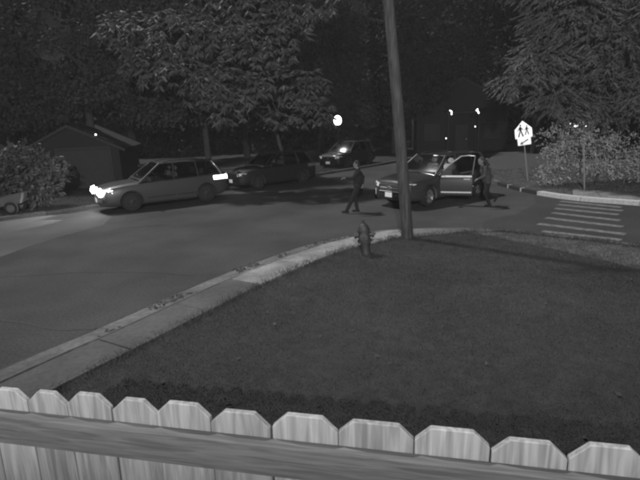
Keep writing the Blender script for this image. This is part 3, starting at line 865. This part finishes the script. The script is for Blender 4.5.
# the stopped crossover with its driver's door open
h1 = heading(-.80, -.60)
d1 = Vector((-.80, -.60, 0)); l1 = Vector((.60, -.80, 0))      # forward, left
c1 = Vector((3.9, 17.3, 0)) - d1 * 1.4 - l1 * .95
xo = make_car('dark crossover stopped in the junction with its front door open', (c1.x, c1.y, .004), h1, PAINT_D, open_door=True, scale=(1.06, 1.06, 1.06), name='crossover_car', steer=R(8), handle_bright=True)
dl = bpy.data.lights.new('dome_lamp', 'POINT'); dl.energy = 6; dl.shadow_soft_size = .05
do = bpy.data.objects.new('dome_lamp', dl); COL.objects.link(do); do.parent = xo; do.location = (-.05, 0, 1.42)
MB().box((-.05, 0, 1.56), (.16, .1, .02)).build('dome_light', M_LAMP_S, xo)

# the car driving off to the left with its lights on
d2 = Vector((-.84, -.54, 0)); l2 = Vector((.54, -.84, 0))
c2 = Vector((-5.85, 19.8, 0)) - l2 * .95
sv = make_car('grey sport utility car with lit headlights driving away to the left', (c2.x, c2.y, .006), heading(d2.x, d2.y), PAINT_G, scale=(1.12, 1.03, 1.08), lit=True, name='moving_car', dull=True)
for s in (1, -1):
    hd = bpy.data.lights.new('headlight_beam', 'SPOT'); hd.energy = 1700; hd.spot_size = R(56); hd.spot_blend = .6; hd.shadow_soft_size = .06
    ho = bpy.data.objects.new('headlight_beam', hd); COL.objects.link(ho); ho.parent = sv
    ho.location = (2.36, s * .64, .76); ho.rotation_euler = Vector((-1, 0, .13)).to_track_quat('Z', 'Y').to_euler()

make_car('black car parked at the far kerb under the drooping tree', (-2.3, 25.3, .006), heading(-.78, -.62), PAINT_B, name='parked_car', dull=True, group='cars parked along the far street')
make_car('black car parked far up the street beyond the walking person', (2.1, 33.4, .006), heading(-.6, -.8), PAINT_B, name='parked_car', dull=True, group='cars parked along the far street')
ct = empty('garden_cart', (-11.85, 19.3, .1), R(10)); tag(ct, 'small pale tub cart on dark wheels at the left edge by the shrub', 'cart')
tb = MB(); tb.prism([(-.5, .30), (.38, .42), (.5, .78), (-.42, .62)], -.32, .32, Matrix(((1, 0, 0, 0), (0, 0, 1, 0), (0, 1, 0, 0), (0, 0, 0, 1)))).build('tub', PAINT_C, ct)
MB().tube([(-.47, -.335, .62), (.5, -.335, .79), (.5, .335, .79), (-.47, .335, .62), (-.47, -.335, .62)], .02, 6).build('tub_rim', PAINT_C, ct)
for s_ in (-1, 1):
    w_ = MB().lathe([(.15, -.05), (.24, -.06), (.26, 0), (.24, .06), (.15, .05)], 22, 'Y').build('wheel', M_RUBBER, ct, 40); w_.location = (.08, s_ * .42, .26)
    MB().lathe([(.145, -.056), (.145, .056)], 18, 'Y').build('rim', PAINT_C, w_, 40)
MB().tube([(.08, -.42, .26), (.08, .42, .26)], .018, 6).build('axle', M_TRIMD, ct)
MB().tube([(-.4, 0, .32), (-1.0, 0, .3), (-1.5, 0, .55)], .02, 6).build('handle', M_TRIMD, ct)

# ================================================================== PEOPLE
def capsule(mb, a, b, ra, rb, n=12):
    a, b = Vector(a), Vector(b); d = b - a
    if d.length < 1e-5: d = Vector((0, 0, 1e-4)); b = a + d
    u = d.normalized(); pts = []; rad = []
    for k in range(5):
        t = math.pi / 2 * (1 - k / 4); pts.append(a - u * ra * math.sin(t)); rad.append(max(ra * math.cos(t), .001))
    for k in range(5):
        t = math.pi / 2 * k / 4; pts.append(b + u * rb * math.sin(t)); rad.append(max(rb * math.cos(t), .001))
    mb.tube(pts, rad, n)

def ball(mb, c, r, sc=(1, 1, 1), n=14):
    prof = []
    V = []; c = Vector(c)
    for i in range(9):
        th = math.pi * i / 8
        for j in range(n):
            ph = 2 * math.pi * j / n
            V.append((c.x + r * sc[0] * max(math.sin(th), .01) * math.cos(ph), c.y + r * sc[1] * max(math.sin(th), .01) * math.sin(ph), c.z + r * sc[2] * math.cos(th)))
    F = [(i * n + j, i * n + (j + 1) % n, (i + 1) * n + (j + 1) % n, (i + 1) * n + j) for i in range(8) for j in range(n)] + [tuple(range(n))[::-1], tuple(range(8 * n, 9 * n))]
    mb.add(V, F)

def skinned(mb, name, m, parent, voxel):
    o = mb.build(name, m, parent)
    evaluated(o, [('r', 'REMESH', dict(mode='VOXEL', voxel_size=voxel)), ('s', 'SMOOTH', dict(factor=.5, iterations=3))])
    o.data.polygons.foreach_set('use_smooth', [True] * len(o.data.polygons))
    return o

def hand(mb, el, wr, side_v):
    """palm, four curled fingers and a thumb beyond the wrist"""
    el, wr = Vector(el), Vector(wr); d = (wr - el).normalized(); s = Vector(side_v); s = (s - d * s.dot(d)).normalized(); p = d.cross(s)
    pc = wr + d * .05
    for k in range(4):
        o_ = s * (.03 - .02 * k); capsule(mb, wr + o_ * .5, pc + d * .03 + o_, .014, .012, 8)
        L = (.034, .04, .037, .028)[k]; q0 = pc + d * .035 + o_; q1 = q0 + d * L + p * .008; q2 = q1 + d * L * .55 + p * .022; q3 = q2 + d * L * .15 + p * .022
        capsule(mb, q0, q1, .0095, .0088, 8); capsule(mb, q1, q2, .0088, .008, 8); capsule(mb, q2, q3, .008, .007, 8)
    t0 = wr + d * .025 + s * .03; t1 = t0 + s * .03 + d * .025; t2 = t1 + d * .03 + s * .006
    capsule(mb, t0, t1, .013, .011, 8); capsule(mb, t1, t2, .011, .009, 8)

def person(label, loc, J, face_dir, top_m, leg_m, hood=False):
    root = empty('person', loc); tag(root, label, 'person')
    fd = Vector(face_dir).normalized()
    side = Vector((0, 0, 1)).cross(fd)
    b = MB()
    hd = Vector(J['head']); nk = Vector(J['neck'])
    ball(b, hd + Vector((0, 0, .02)), .095, (1.0, .9, 1.18)); ball(b, hd + fd * .03 + Vector((0, 0, -.055)), .066, (1, .9, 1.1))
    capsule(b, hd + fd * .1 + Vector((0, 0, .01)), hd + fd * .112 + Vector((0, 0, -.018)), .011, .015, 8)          # nose
    capsule(b, hd + fd * .082 + side * .035 + Vector((0, 0, .035)), hd + fd * .082 - side * .035 + Vector((0, 0, .035)), .016, .016, 8)   # brow
    for s in (1, -1): capsule(b, hd + side * s * .088 + Vector((0, 0, .02)), hd + side * s * .09 - Vector((0, 0, .025)), .016, .012, 8)
    capsule(b, nk - Vector((0, 0, .06)), hd - Vector((0, 0, .04)), .06, .055)
    ch, pv = Vector(J['chest']), Vector(J['pelvis'])
    for s, a in ((1, 'l'), (-1, 'r')):
        sh, el, wr = (Vector(J[a + q]) for q in ('sh', 'el', 'wr'))
        capsule(b, sh, el, .05, .04); capsule(b, el, wr, .04, .027); hand(b, el, wr, -side if s > 0 else side)
        hp, kn, an = (Vector(J[a + q]) for q in ('hp', 'kn', 'an'))
        capsule(b, hp, kn, .08, .055); capsule(b, kn, an, .055, .038)
        capsule(b, ch + (sh - ch) * .5, sh, .07, .055); capsule(b, pv, hp, .1, .09)
    capsule(b, pv, ch, .12, .135)
    body = skinned(b, 'body', M_SKIN, root, .009)
    for s in (1, -1):
        e = MB(); ball(e, hd + fd * .087 + side * s * .032 + Vector((0, 0, .018)), .011, n=8); e.build('eye', M_BLACK, body, 60)
    e = MB(); capsule(e, hd + fd * .092 + side * .022 - Vector((0, 0, .058)), hd + fd * .092 - side * .022 - Vector((0, 0, .058)), .006, .006, 8); e.build('mouth', M_HAIR, body, 60)
    h = MB(); ball(h, hd - fd * .018 + Vector((0, 0, .045)), .1, (1.02, .98, 1.08)); ball(h, hd - fd * .05 - Vector((0, 0, .01)), .085)
    skinned(h, 'hood' if hood else 'hair', top_m if hood else M_HAIR, root, .014)
    t = MB(); g_ = .028
    capsule(t, pv + Vector((0, 0, .0)), ch, .15, .165); 
    capsule(t, ch, nk - Vector((0, 0, .05)), .14, .085)
    for a in 'lr':
        sh, el, wr = (Vector(J[a + q]) for q in ('sh', 'el', 'wr'))
        capsule(t, ch + (sh - ch) * .3, sh, .11, .078); capsule(t, sh, el, .076, .062); capsule(t, el, el.lerp(wr, .93), .062, .046)
        hp = Vector(J[a + 'hp']); capsule(t, pv + Vector((0, 0, .06)), hp + Vector((0, 0, .02)), .13, .115)
    skinned(t, 'jacket', top_m, root, .014)
    l = MB()
    for a in 'lr':
        hp, kn, an = (Vector(J[a + q]) for q in ('hp', 'kn', 'an'))
        capsule(l, pv - Vector((0, 0, .02)), hp, .12, .105); capsule(l, hp, kn, .105, .078); capsule(l, kn, kn.lerp(an, .94), .076, .058)
    skinned(l, 'trousers', leg_m, root, .014)
    for a in 'lr':
        f = MB(); an = Vector(J[a + 'an']); td = Vector(J[a + 'toe'])
        capsule(f, an + td * -.045 - Vector((0, 0, .045)) * J.get(a + 'dn', 1), an + td * .16 - Vector((0, 0, .052)) * J.get(a + 'dn', 1), .045, .036); capsule(f, an, an + td * .04 - Vector((0, 0, .03)), .05, .042)
        skinned(f, 'shoe', M_CLOTH_D, root, .012)
    return root

J1 = dict(head=(.08, 0, 1.63), neck=(.12, 0, 1.49), chest=(.13, 0, 1.27), pelvis=(.11, 0, .95),
          lsh=(.12, -.18, 1.4), lel=(-.08, -.27, 1.2), lwr=(-.3, -.25, 1.22), rsh=(.13, .18, 1.4), rel=(.31, .24, 1.18), rwr=(.29, .2, .95),
          lhp=(.1, -.09, .9), lkn=(-.1, -.1, .49), lan=(-.3, -.1, .1), ltoe=(-.95, 0, .1), rhp=(.1, .09, .9), rkn=(.02, .1, .49), ran=(.08, .1, .1), rtoe=(-1, 0, 0))
person('person in dark clothes striding across the road left of the stopped car', (1.25, 16.85, .004), J1, (-1, -.15, -.05), M_CLOTH_D, M_CLOTH_D)
J2 = dict(head=(-.30, -.02, 1.55), neck=(-.22, 0, 1.42), chest=(-.16, 0, 1.2), pelvis=(-.06, 0, .86),
          lsh=(-.2, -.18, 1.33), lel=(-.24, -.3, 1.08), lwr=(-.45, -.3, 1.0), rsh=(-.18, .18, 1.33), rel=(.08, .24, 1.12), rwr=(.16, .14, .93),
          lhp=(-.06, -.09, .82), lkn=(-.16, -.13, .46), lan=(.0, -.12, .1), ltoe=(-.95, -.2, 0), rhp=(-.05, .09, .82), rkn=(-.02, .1, .42), ran=(.32, .08, .3), rtoe=(-.4, 0, -.85), rdn=.3)
person('person in grey hooded jacket running beside the open car door', (5.85, 17.0, .004), J2, (-1, -.45, -.1), M_CLOTH_M, M_CLOTH_D, hood=True)

# ================================================================== PLANTS
def anchors(blobs, n, gap=.0, s=1.2):
    vol = np.array([b[1][0] * b[1][1] * b[1][2] for b in blobs]) ** .75; pick = rng.choice(len(blobs), n, p=vol / vol.sum())
    d = rng.normal(0, 1, (n, 3)); d /= np.linalg.norm(d, axis=1)[:, None]
    r = rng.uniform(.35, 1, n) ** .6
    c = np.array([b[0] for b in blobs])[pick]; rr = np.array([b[1] for b in blobs])[pick]
    P = c + d * rr * r[:, None]
    k = np.sin(P[:, 0] * s + 2 * np.sin(P[:, 2] * s * .8)) * np.sin(P[:, 2] * s * 1.3 + 1.5 * np.sin(P[:, 1] * s)) + .3 * rng.normal(0, 1, n) > gap - .6
    return P[k], d[k], pick[k]

def limbs(mb, base, top, blobs, r0, n_sub=3):
    base, top = Vector(base), Vector(top)
    mid = base.lerp(top, .5) + Vector((random.uniform(-.15, .15), random.uniform(-.15, .15), 0))
    mb.tube([base - Vector((0, 0, .2)), base + Vector((0, 0, .15)), mid, top], [r0 * 1.35, r0, r0 * .8, r0 * .45], 9)
    for c, rr in blobs:
        c = Vector(c); t = random.uniform(.45, .95); st = base.lerp(top, t)
        m1 = st.lerp(c, .5) + Vector((0, 0, .25))
        mb.tube([st, m1, c], [r0 * .4, r0 * .26, r0 * .1], 6)
        for _ in range(n_sub):
            e = c + Vector((random.uniform(-1, 1) * rr[0], random.uniform(-1, 1) * rr[1], random.uniform(-.8, .8) * rr[2])) * .85
            mb.tube([m1.lerp(c, .6), c.lerp(e, .5) + Vector((0, 0, .1)), e], [r0 * .16, r0 * .1, r0 * .04], 5)

def tree(name, label, base, top, blobs, n, kind, leaf_m, r0, L, W, gap=0., group=None, s=1.2, bark=M_BARK, cat='tree'):
    root = empty(name, base); tag(root, label, cat, group)
    rel = Vector(base)
    bl = [(tuple(Vector(c) - rel), r) for c, r in blobs]
    mb = MB(); limbs(mb, (0, 0, 0), tuple(Vector(top) - rel), bl, r0); mb.build('trunk' if cat == 'tree' else 'stem', bark, root, 60)
    P, d, pick = anchors(bl, n, gap, s)
    if kind == 'palmate':
        k = 7; B = np.repeat(P, k, 0); a = np.tile(np.arange(k) * 2 * np.pi / k, len(P)) + np.repeat(rng.uniform(0, 6.3, len(P)), k)
        D = np.stack([np.cos(a), np.sin(a), np.full(len(a), -.75)], 1) + np.repeat(d, k, 0) * .45 + rng.normal(0, .15, (len(a), 3))
    elif kind == 'spray':
        k = 16; t = np.tile(np.repeat(np.arange(8) / 8, 2), len(P)); ax = d * np.array([1, 1, .3]) + np.array([0, 0, -.55]) + rng.normal(0, .2, d.shape)
        ax /= np.linalg.norm(ax, axis=1)[:, None]; A = np.repeat(ax, k, 0)
        sd_ = np.cross(ax, [0, 0, 1.]); sd_ /= np.linalg.norm(sd_, axis=1)[:, None] + 1e-9; sg_ = np.tile(np.tile([1., -1.], 8), len(P))
        B = np.repeat(P, k, 0) + A * (t * L * 3.2)[:, None]
        D = A * .9 + np.repeat(sd_, k, 0) * sg_[:, None] * .8 + np.array([0, 0, -.25]) + rng.normal(0, .15, A.shape)
    else:
        k = 6; B = np.repeat(P, k, 0) + rng.normal(0, L * .7, (len(P) * k, 3)); D = np.repeat(d, k, 0) * .7 + rng.normal(0, .7, (len(P) * k, 3)) + np.array([0, 0, -.1])
    V, F = leaf_mesh(B, D, L, W, name)
    link('crown' if cat == 'tree' else 'foliage', fast_mesh('crown', V, F, 3), leaf_m, root)
    return root

# drooping broad-leaved tree over the far kerb, middle left
tree('broadleaf_tree', 'broad-leaved tree with drooping lit leaf clusters over the far kerb', (-1.5, 26.6, .1), (-2.6, 24.8, 5.6),
     [((-1.2, 23.2, 4.7), (1.9, 1.6, .9)), ((.0, 23.0, 3.55), (1.1, 1.1, .7)), ((-3.6, 22.8, 4.6), (1.7, 1.5, .9)), ((-2.2, 23.0, 6.6), (2.3, 1.8, 1.1)), ((-5.4, 23.2, 5.2), (1.6, 1.6, 1.2)),
      ((-5.6, 23.5, 7.0), (1.8, 1.8, 1.1)), ((-.4, 23.6, 8.1), (1.8, 1.6, 1.0)), ((-4.4, 24.6, 3.6), (1.2, 1.2, .6)), ((-1.6, 23.4, 3.2), (.8, .8, .35)), ((-3.5, 24, 8.8), (2.4, 2, 1)), ((-7.2, 23.8, 5.9), (1.5, 1.4, .9)), ((-8.2, 24.4, 7.4), (1.6, 1.4, 1.0))],
     1850, 'palmate', M_LEAF, .11, .34, .055, .15)
tree('maple_tree', 'large full tree behind the garage at the left', (-13.5, 31, .1), (-13, 30.5, 8.5),
     [((-16.5, 29.5, 5.0), (3.0, 2.5, 1.8)), ((-12.5, 29, 5.6), (2.8, 2.5, 1.6)), ((-9.3, 29, 4.9), (2.4, 2.2, 1.9)), ((-14.5, 29, 8.6), (3.4, 2.5, 1.9)), ((-10, 29.5, 8.2), (3, 2.5, 1.8)), ((-20, 30, 6.5), (2.5, 2.5, 2.2)), ((-18.5, 30, 10), (3, 3, 2)), ((-12, 30, 11), (4, 3, 2))],
     9500, 'small', M_LEAF2, .24, .22, .075, .5, s=1.0)
tree('shade_tree', 'shadowed tree between the garage and the drooping tree', (-6.6, 31, .1), (-6.4, 30, 7),
     [((-7.2, 28.5, 4.6), (2.2, 2, 1.5)), ((-5, 29, 6.2), (2.3, 2, 1.6)), ((-8, 29, 7.4), (2.6, 2, 1.6)), ((-5.5, 29, 9.5), (3, 2.5, 1.8)), ((-3.5, 30, 4.2), (1.6, 1.6, 1.2))],
     4600, 'small', M_LEAF2, .2, .23, .08, .5, s=1.0)
tree('feathery_tree', 'large feathery tree with drooping boughs over the right corner', (14.6, 21.8, .1), (13.6, 21, 7.5),
     [((11.6, 19.8, 5.6), (2.2, 1.6, .9)), ((10.0, 20.2, 6.6), (1.8, 1.5, .8)), ((9.2, 20.6, 5.0), (1.2, 1.2, .55)), ((13.2, 19.2, 4.3), (1.6, 1.4, 1.0)), ((12.2, 19.0, 7.6), (2.4, 1.6, 1.0)), ((14.2, 18.6, 5.8), (1.8, 1.5, 1.0)), ((11.0, 20.2, 4.2), (1.0, 1, .5)), ((14.8, 18.6, 3.2), (1.1, 1, .9)), ((10.5, 21, 8.6), (2.5, 2, 1.0)), ((9.6, 20.4, 7.6), (1.8, 1.4, .8)), ((13.0, 18.8, 6.4), (2.0, 1.4, .8)), ((12.6, 19.3, 3.4), (1.0, .9, .5)), ((8.6, 20.6, 8.6), (1.5, 1.3, .8)), ((9.9, 20.6, 3.5), (1.3, .9, .55)), ((11.4, 20.4, 3.0), (1.2, .8, .5)), ((8.4, 21.2, 4.4), (.9, .9, .4)), ((12.6, 20.6, 5.2), (2.4, 1.4, 1.3)), ((10.6, 21.4, 5.6), (2.2, 1.4, 1.1)), ((12.5, 20.5, 8.4), (3, 1.6, 1.5)), ((14.5, 19, 2.4), (.9, .8, .6))],
     6200, 'spray', M_NEEDLE, .22, .2, .028, .05, s=1.6)
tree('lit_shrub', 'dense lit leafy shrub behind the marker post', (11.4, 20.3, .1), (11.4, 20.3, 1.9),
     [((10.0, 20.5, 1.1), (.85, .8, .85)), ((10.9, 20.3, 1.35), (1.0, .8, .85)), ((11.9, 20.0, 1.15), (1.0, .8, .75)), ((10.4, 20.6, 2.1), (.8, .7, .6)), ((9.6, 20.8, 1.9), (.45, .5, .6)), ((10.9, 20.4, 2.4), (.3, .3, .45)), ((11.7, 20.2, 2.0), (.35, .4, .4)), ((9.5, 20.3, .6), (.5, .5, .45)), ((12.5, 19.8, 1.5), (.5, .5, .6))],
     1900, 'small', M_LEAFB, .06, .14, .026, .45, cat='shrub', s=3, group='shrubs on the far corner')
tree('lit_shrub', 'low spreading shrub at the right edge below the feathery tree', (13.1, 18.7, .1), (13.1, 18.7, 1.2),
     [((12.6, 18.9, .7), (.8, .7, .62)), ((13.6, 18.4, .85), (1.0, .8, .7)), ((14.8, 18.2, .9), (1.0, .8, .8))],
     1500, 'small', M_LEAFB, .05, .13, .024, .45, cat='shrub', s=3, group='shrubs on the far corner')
tree('leafy_shrub', 'tall leafy shrub standing before the garage at the left edge', (-11.9, 20.6, .1), (-11.9, 20.6, 1.9),
     [((-12.6, 20.6, 1.2), (1.0, .8, 1.0)), ((-11.4, 20.5, 1.25), (.75, .8, .95)), ((-12.1, 20.7, 2.1), (.9, .7, .55)), ((-10.8, 20.4, 1.5), (.5, .5, .5)), ((-13.6, 20.8, 1.5), (.9, .8, 1.1))],
     1300, 'small', M_LEAF, .06, .22, .06, .1, cat='shrub', s=2.5)

# dark trees that close the view
def far_tree_proto(seed):
    global rng
    rng = np.random.default_rng(seed); random.seed(seed)
    bl = [((0, 0, 7), (3.2, 3, 2.6)), ((-2.2, 0, 5), (2.4, 2.2, 1.8)), ((2.4, .4, 5.4), (2.4, 2.2, 2.0)), ((.6, -.4, 10.2), (2.6, 2.4, 2.2)), ((-1.4, .3, 9), (2.4, 2.2, 1.8)), ((.3, -1.2, 3.6), (2.6, 1.8, 1.3))]
    return tree('dark_tree', 'x', (0, 0, 0), (0, 0, 9), bl, 4200, 'small', M_LEAF3, .25, .32, .12, .5, s=.9)
protos = [far_tree_proto(s) for s in (3, 11, 23)]
spots = [(-24, 40, 1.1, 'dark tree at the far left behind the large full tree'), (-15, 42, 1.2, 'dark tree rising above the garage roof'), (-6, 44, 1.15, 'dark tree behind the shadowed tree left of centre'),
         (0.5, 47, 1.2, 'dark tree behind the lit globe lamp'), (6.5, 42, 1.05, 'dark tree left of the far porch'), (13.2, 45.5, 1.15, 'dark tree right of the far porch'), (15.5, 36, 1.0, 'dark tree behind the school crossing sign'),
         (9.8, 57, 1.5, 'tall dark tree behind the far porch roof'), (20.5, 34, 1.1, 'dark tree behind the lit shrub'), (26, 38, 1.3, 'dark tree at the far right'), (-1, 60, 1.5, 'distant dark tree closing the end of the street'), (19, 55, 1.6, 'distant dark tree above the sign')]
used = set()
for i, (x, y, s, lab) in enumerate(spots):
    p = protos[i % 3]
    if i % 3 not in used: used.add(i % 3); o = p
    else:
        o = p.copy(); COL.objects.link(o)
        for ch in p.children:
            c = ch.copy(); COL.objects.link(c); c.parent = o
    o.location = (x, y, .05); o.rotation_euler.z = i * 1.3; o.scale = (s, s, s * (1 + .12 * math.sin(i)))
    tag(o, lab, 'tree', 'dark trees closing the view')
rng = np.random.default_rng(99); random.seed(99)

n_ = 26000
B_ = np.stack([rng.uniform(-48, 52, n_), rng.uniform(50, 58, n_), rng.uniform(0, 1, n_) ** 1.3 * 9], 1)
B_[:, 2] *= .75 + .25 * np.sin(B_[:, 0] * .5) * np.sin(B_[:, 0] * .23 + 1)
V_, F_ = leaf_mesh(B_, rng.normal(0, 1, (n_, 3)), .75, .3, 'w')
tag(link('far_woods', fast_mesh('far_woods', V_, F_, 3), M_LEAF3), 'dark mass of far-off woodland closing the street', 'woodland', kind='stuff')

# ================================================================== HOUSES AND LAMPS
def gable_house(name, label, loc, rz, w, d, eave, ridge, wall_m=M_SIDING, boards=True):
    """gable end faces local -y"""
    r = empty(name, loc, rz); tag(r, label, 'building')
    wl = MB(); wl.prism([(-w / 2, 0), (w / 2, 0), (w / 2, eave), (0, ridge), (-w / 2, eave)], 0, d, Matrix(((1, 0, 0, 0), (0, 0, 1, 0), (0, 1, 0, 0), (0, 0, 0, 1))))
    wo = wl.build('wall', wall_m, r)
    if boards:
        z = .15
        while z < ridge - .15:
            hw = w / 2 if z < eave else (w / 2) * (ridge - z) / (ridge - eave)
            MB().box((0, -.012, z + .1), (2 * hw - .08, .02, .19), rx=R(-3)).build('siding_board', wall_m, wo); z += .2
    ov = .35; sl = (ridge - eave) / (w / 2)
    for s in (1, -1):
        a = Vector((s * (w / 2 + ov), 0, eave - sl * ov)); b = Vector((0, 0, ridge))
        up_ = Vector((0, 0, .1))
        V = [Vector((p.x, y, p.z)) + q for y in (-ov, d + ov) for p, q in ((a, Vector((0, 0, .01))), (b, Vector((0, 0, .01))), (b, up_), (a, up_))]
        MB().add(V, [(0, 1, 2, 3), (4, 7, 6, 5), (0, 4, 5, 1), (1, 5, 6, 2), (2, 6, 7, 3), (3, 7, 4, 0)]).build('roof', M_ROOF, r)
        V = [Vector((p.x, y, p.z)) + q for y in (-ov - .03, -ov - .004) for p, q in ((a, Vector((0, 0, -.03))), (b, Vector((0, 0, -.03))), (b, up_ + Vector((0, 0, .01))), (a, up_ + Vector((0, 0, .01))))]
        MB().add(V, [(0, 1, 2, 3), (4, 7, 6, 5), (0, 4, 5, 1), (1, 5, 6, 2), (2, 6, 7, 3), (3, 7, 4, 0)]).build('barge_board', M_TRIMW, r)
    return r, wo

ga, gw = gable_house('garage', 'low dark gabled garage behind the left shrub', (-12.65, 26.4, .1), R(12), 4.6, 6.5, 2.05, 3.2)
dr = MB().box((.55, -.05, 1.0), (2.5, .04, 2.0)).build('garage_door', M_TRIMW, ga)
for k in range(4): MB().box((.55, -.08, .26 + k * .49), (2.44, .02, .46)).build('door_panel', M_TRIMW, dr)
for x in (-.76, 1.86): MB().box((x, -.06, 1.02), (.1, .07, 2.06)).build('door_frame', M_TRIMW, ga)
MB().box((.55, -.06, 2.09), (2.72, .07, .1)).build('door_frame', M_TRIMW, ga)
MB().lathe([(.02, 0), (.045, .02), (.045, .06), (.0, .09)], 10, c=(1.35, -.4, 2.72)).build('gable_lamp', M_LAMP_S, ga)

fh, fw_ = gable_house('far_house', 'dark far house with two small lit porch lamps', (11.6, 40.5, .1), R(-8), 7, 8, 3.6, 5.6)
dr = MB().box((0, -.05, 1.05), (.95, .05, 2.1)).build('front_door', M_TRIMW, fh)
MB().lathe([(.03, -.1), (.03, -.05)], 8, 'Y', c=(.38, 0, 1.0)).build('door_knob', M_CHROME, dr)
for x in (-2.3, 2.3):
    w_ = MB().box((x, -.05, 1.6), (1.2, .05, 1.3)).build('window', M_TRIMW, fh)
    for u in (-.28, .28): MB().box((x + u, -.08, 1.6), (.5, .02, 1.15)).build('pane', M_TRIMD, w_)
MB().box((0, -.9, 3.05), (2.6, .1, .14)).build('porch_beam', M_TRIMW, fh)
MB().box((0, -.45, 3.17), (2.8, 1.0, .06)).build('porch_roof', M_ROOF, fh)
for x in (-1.15, 1.15): MB().box((x, -.9, 1.49), (.12, .12, 2.98)).build('porch_post', M_TRIMW, fh)
for x, k in ((-.98, 0), (.98, 1)):
    lp = MB().box((x, -.97, 3.2), (.2, .05, .07), ry=R(30 if k == 0 else -50)).box((x + (.07 if k == 0 else .1), -.97, 3.03), (.08, .05, .24), ry=R(0 if k == 0 else -25)).build('porch_lamp', M_LAMP_S, fh)

rh, rw_ = gable_house('corner_house', 'dark house behind the right shrubs with a lit window', (19.5, 31.5, .1), R(-25), 8, 8, 3.4, 5.2)
for x in (-3.0,):
    w_ = MB().box((x, -.05, 2.0), (1.5, .05, .5)).build('window', M_TRIMW, rh)
    for u in (-.5, 0, .5): MB().box((x + u, -.085, 2.0), (.36, .02, .32)).build('pane', M_WIN, w_)

gl = empty('globe_lamp', (1.62, 36.5, .2)); tag(gl, 'lit white globe street lamp seen past the drooping leaves', 'street lamp')
MB().tube([(0, 0, 0), (0, 0, .4), (0, 0, 2.45)], [.07, .045, .035], 10).build('post', M_TRIMD, gl, 40)
MB().lathe([(.1, 2.42), (.14, 2.45), (.12, 2.5)], 14).build('collar', M_TRIMD, gl, 40)
o = MB(); ball(o, (0, 0, 2.78), .27, (1, 1, 1.25), 20); o.build('globe', M_LAMP, gl, 60)
for (x, y, lab) in ((9.9, 38.6, 'tiny lit garden lamp left of the far porch'), (11.9, 38.0, 'tiny lit garden lamp right of the far porch')):
    q = empty('garden_lamp', (x, y, .05)); tag(q, lab, 'lamp', 'garden lamps before the far house')
    hgt = 1.2 if x < 10 else 2.0
    MB().tube([(0, 0, 0), (0, 0, hgt)], .02, 6).build('stake', M_TRIMD, q, 40)
    MB().lathe([(.02, hgt), (.04, hgt + .02), (.04, hgt + .07), (.015, hgt + .09)], 10).build('lantern', M_LAMP_S, q, 40)

# ================================================================== AIR
hz = MB().box((0, 100, 11.5), (404, 324, 25.2)).build('haze', None); hz['kind'] = 'stuff'
hm = bpy.data.materials.new('night_air'); hm.use_nodes = True; t_ = hm.node_tree
t_.nodes.remove(t_.nodes['Principled BSDF'])
pv_ = t_.nodes.new('ShaderNodeVolumePrincipled'); pv_.inputs['Color'].default_value = (.9, .9, .9, 1); pv_.inputs['Density'].default_value = HAZE
t_.links.new(pv_.outputs[0], t_.nodes['Material Output'].inputs['Volume']); hz.data.materials.append(hm)
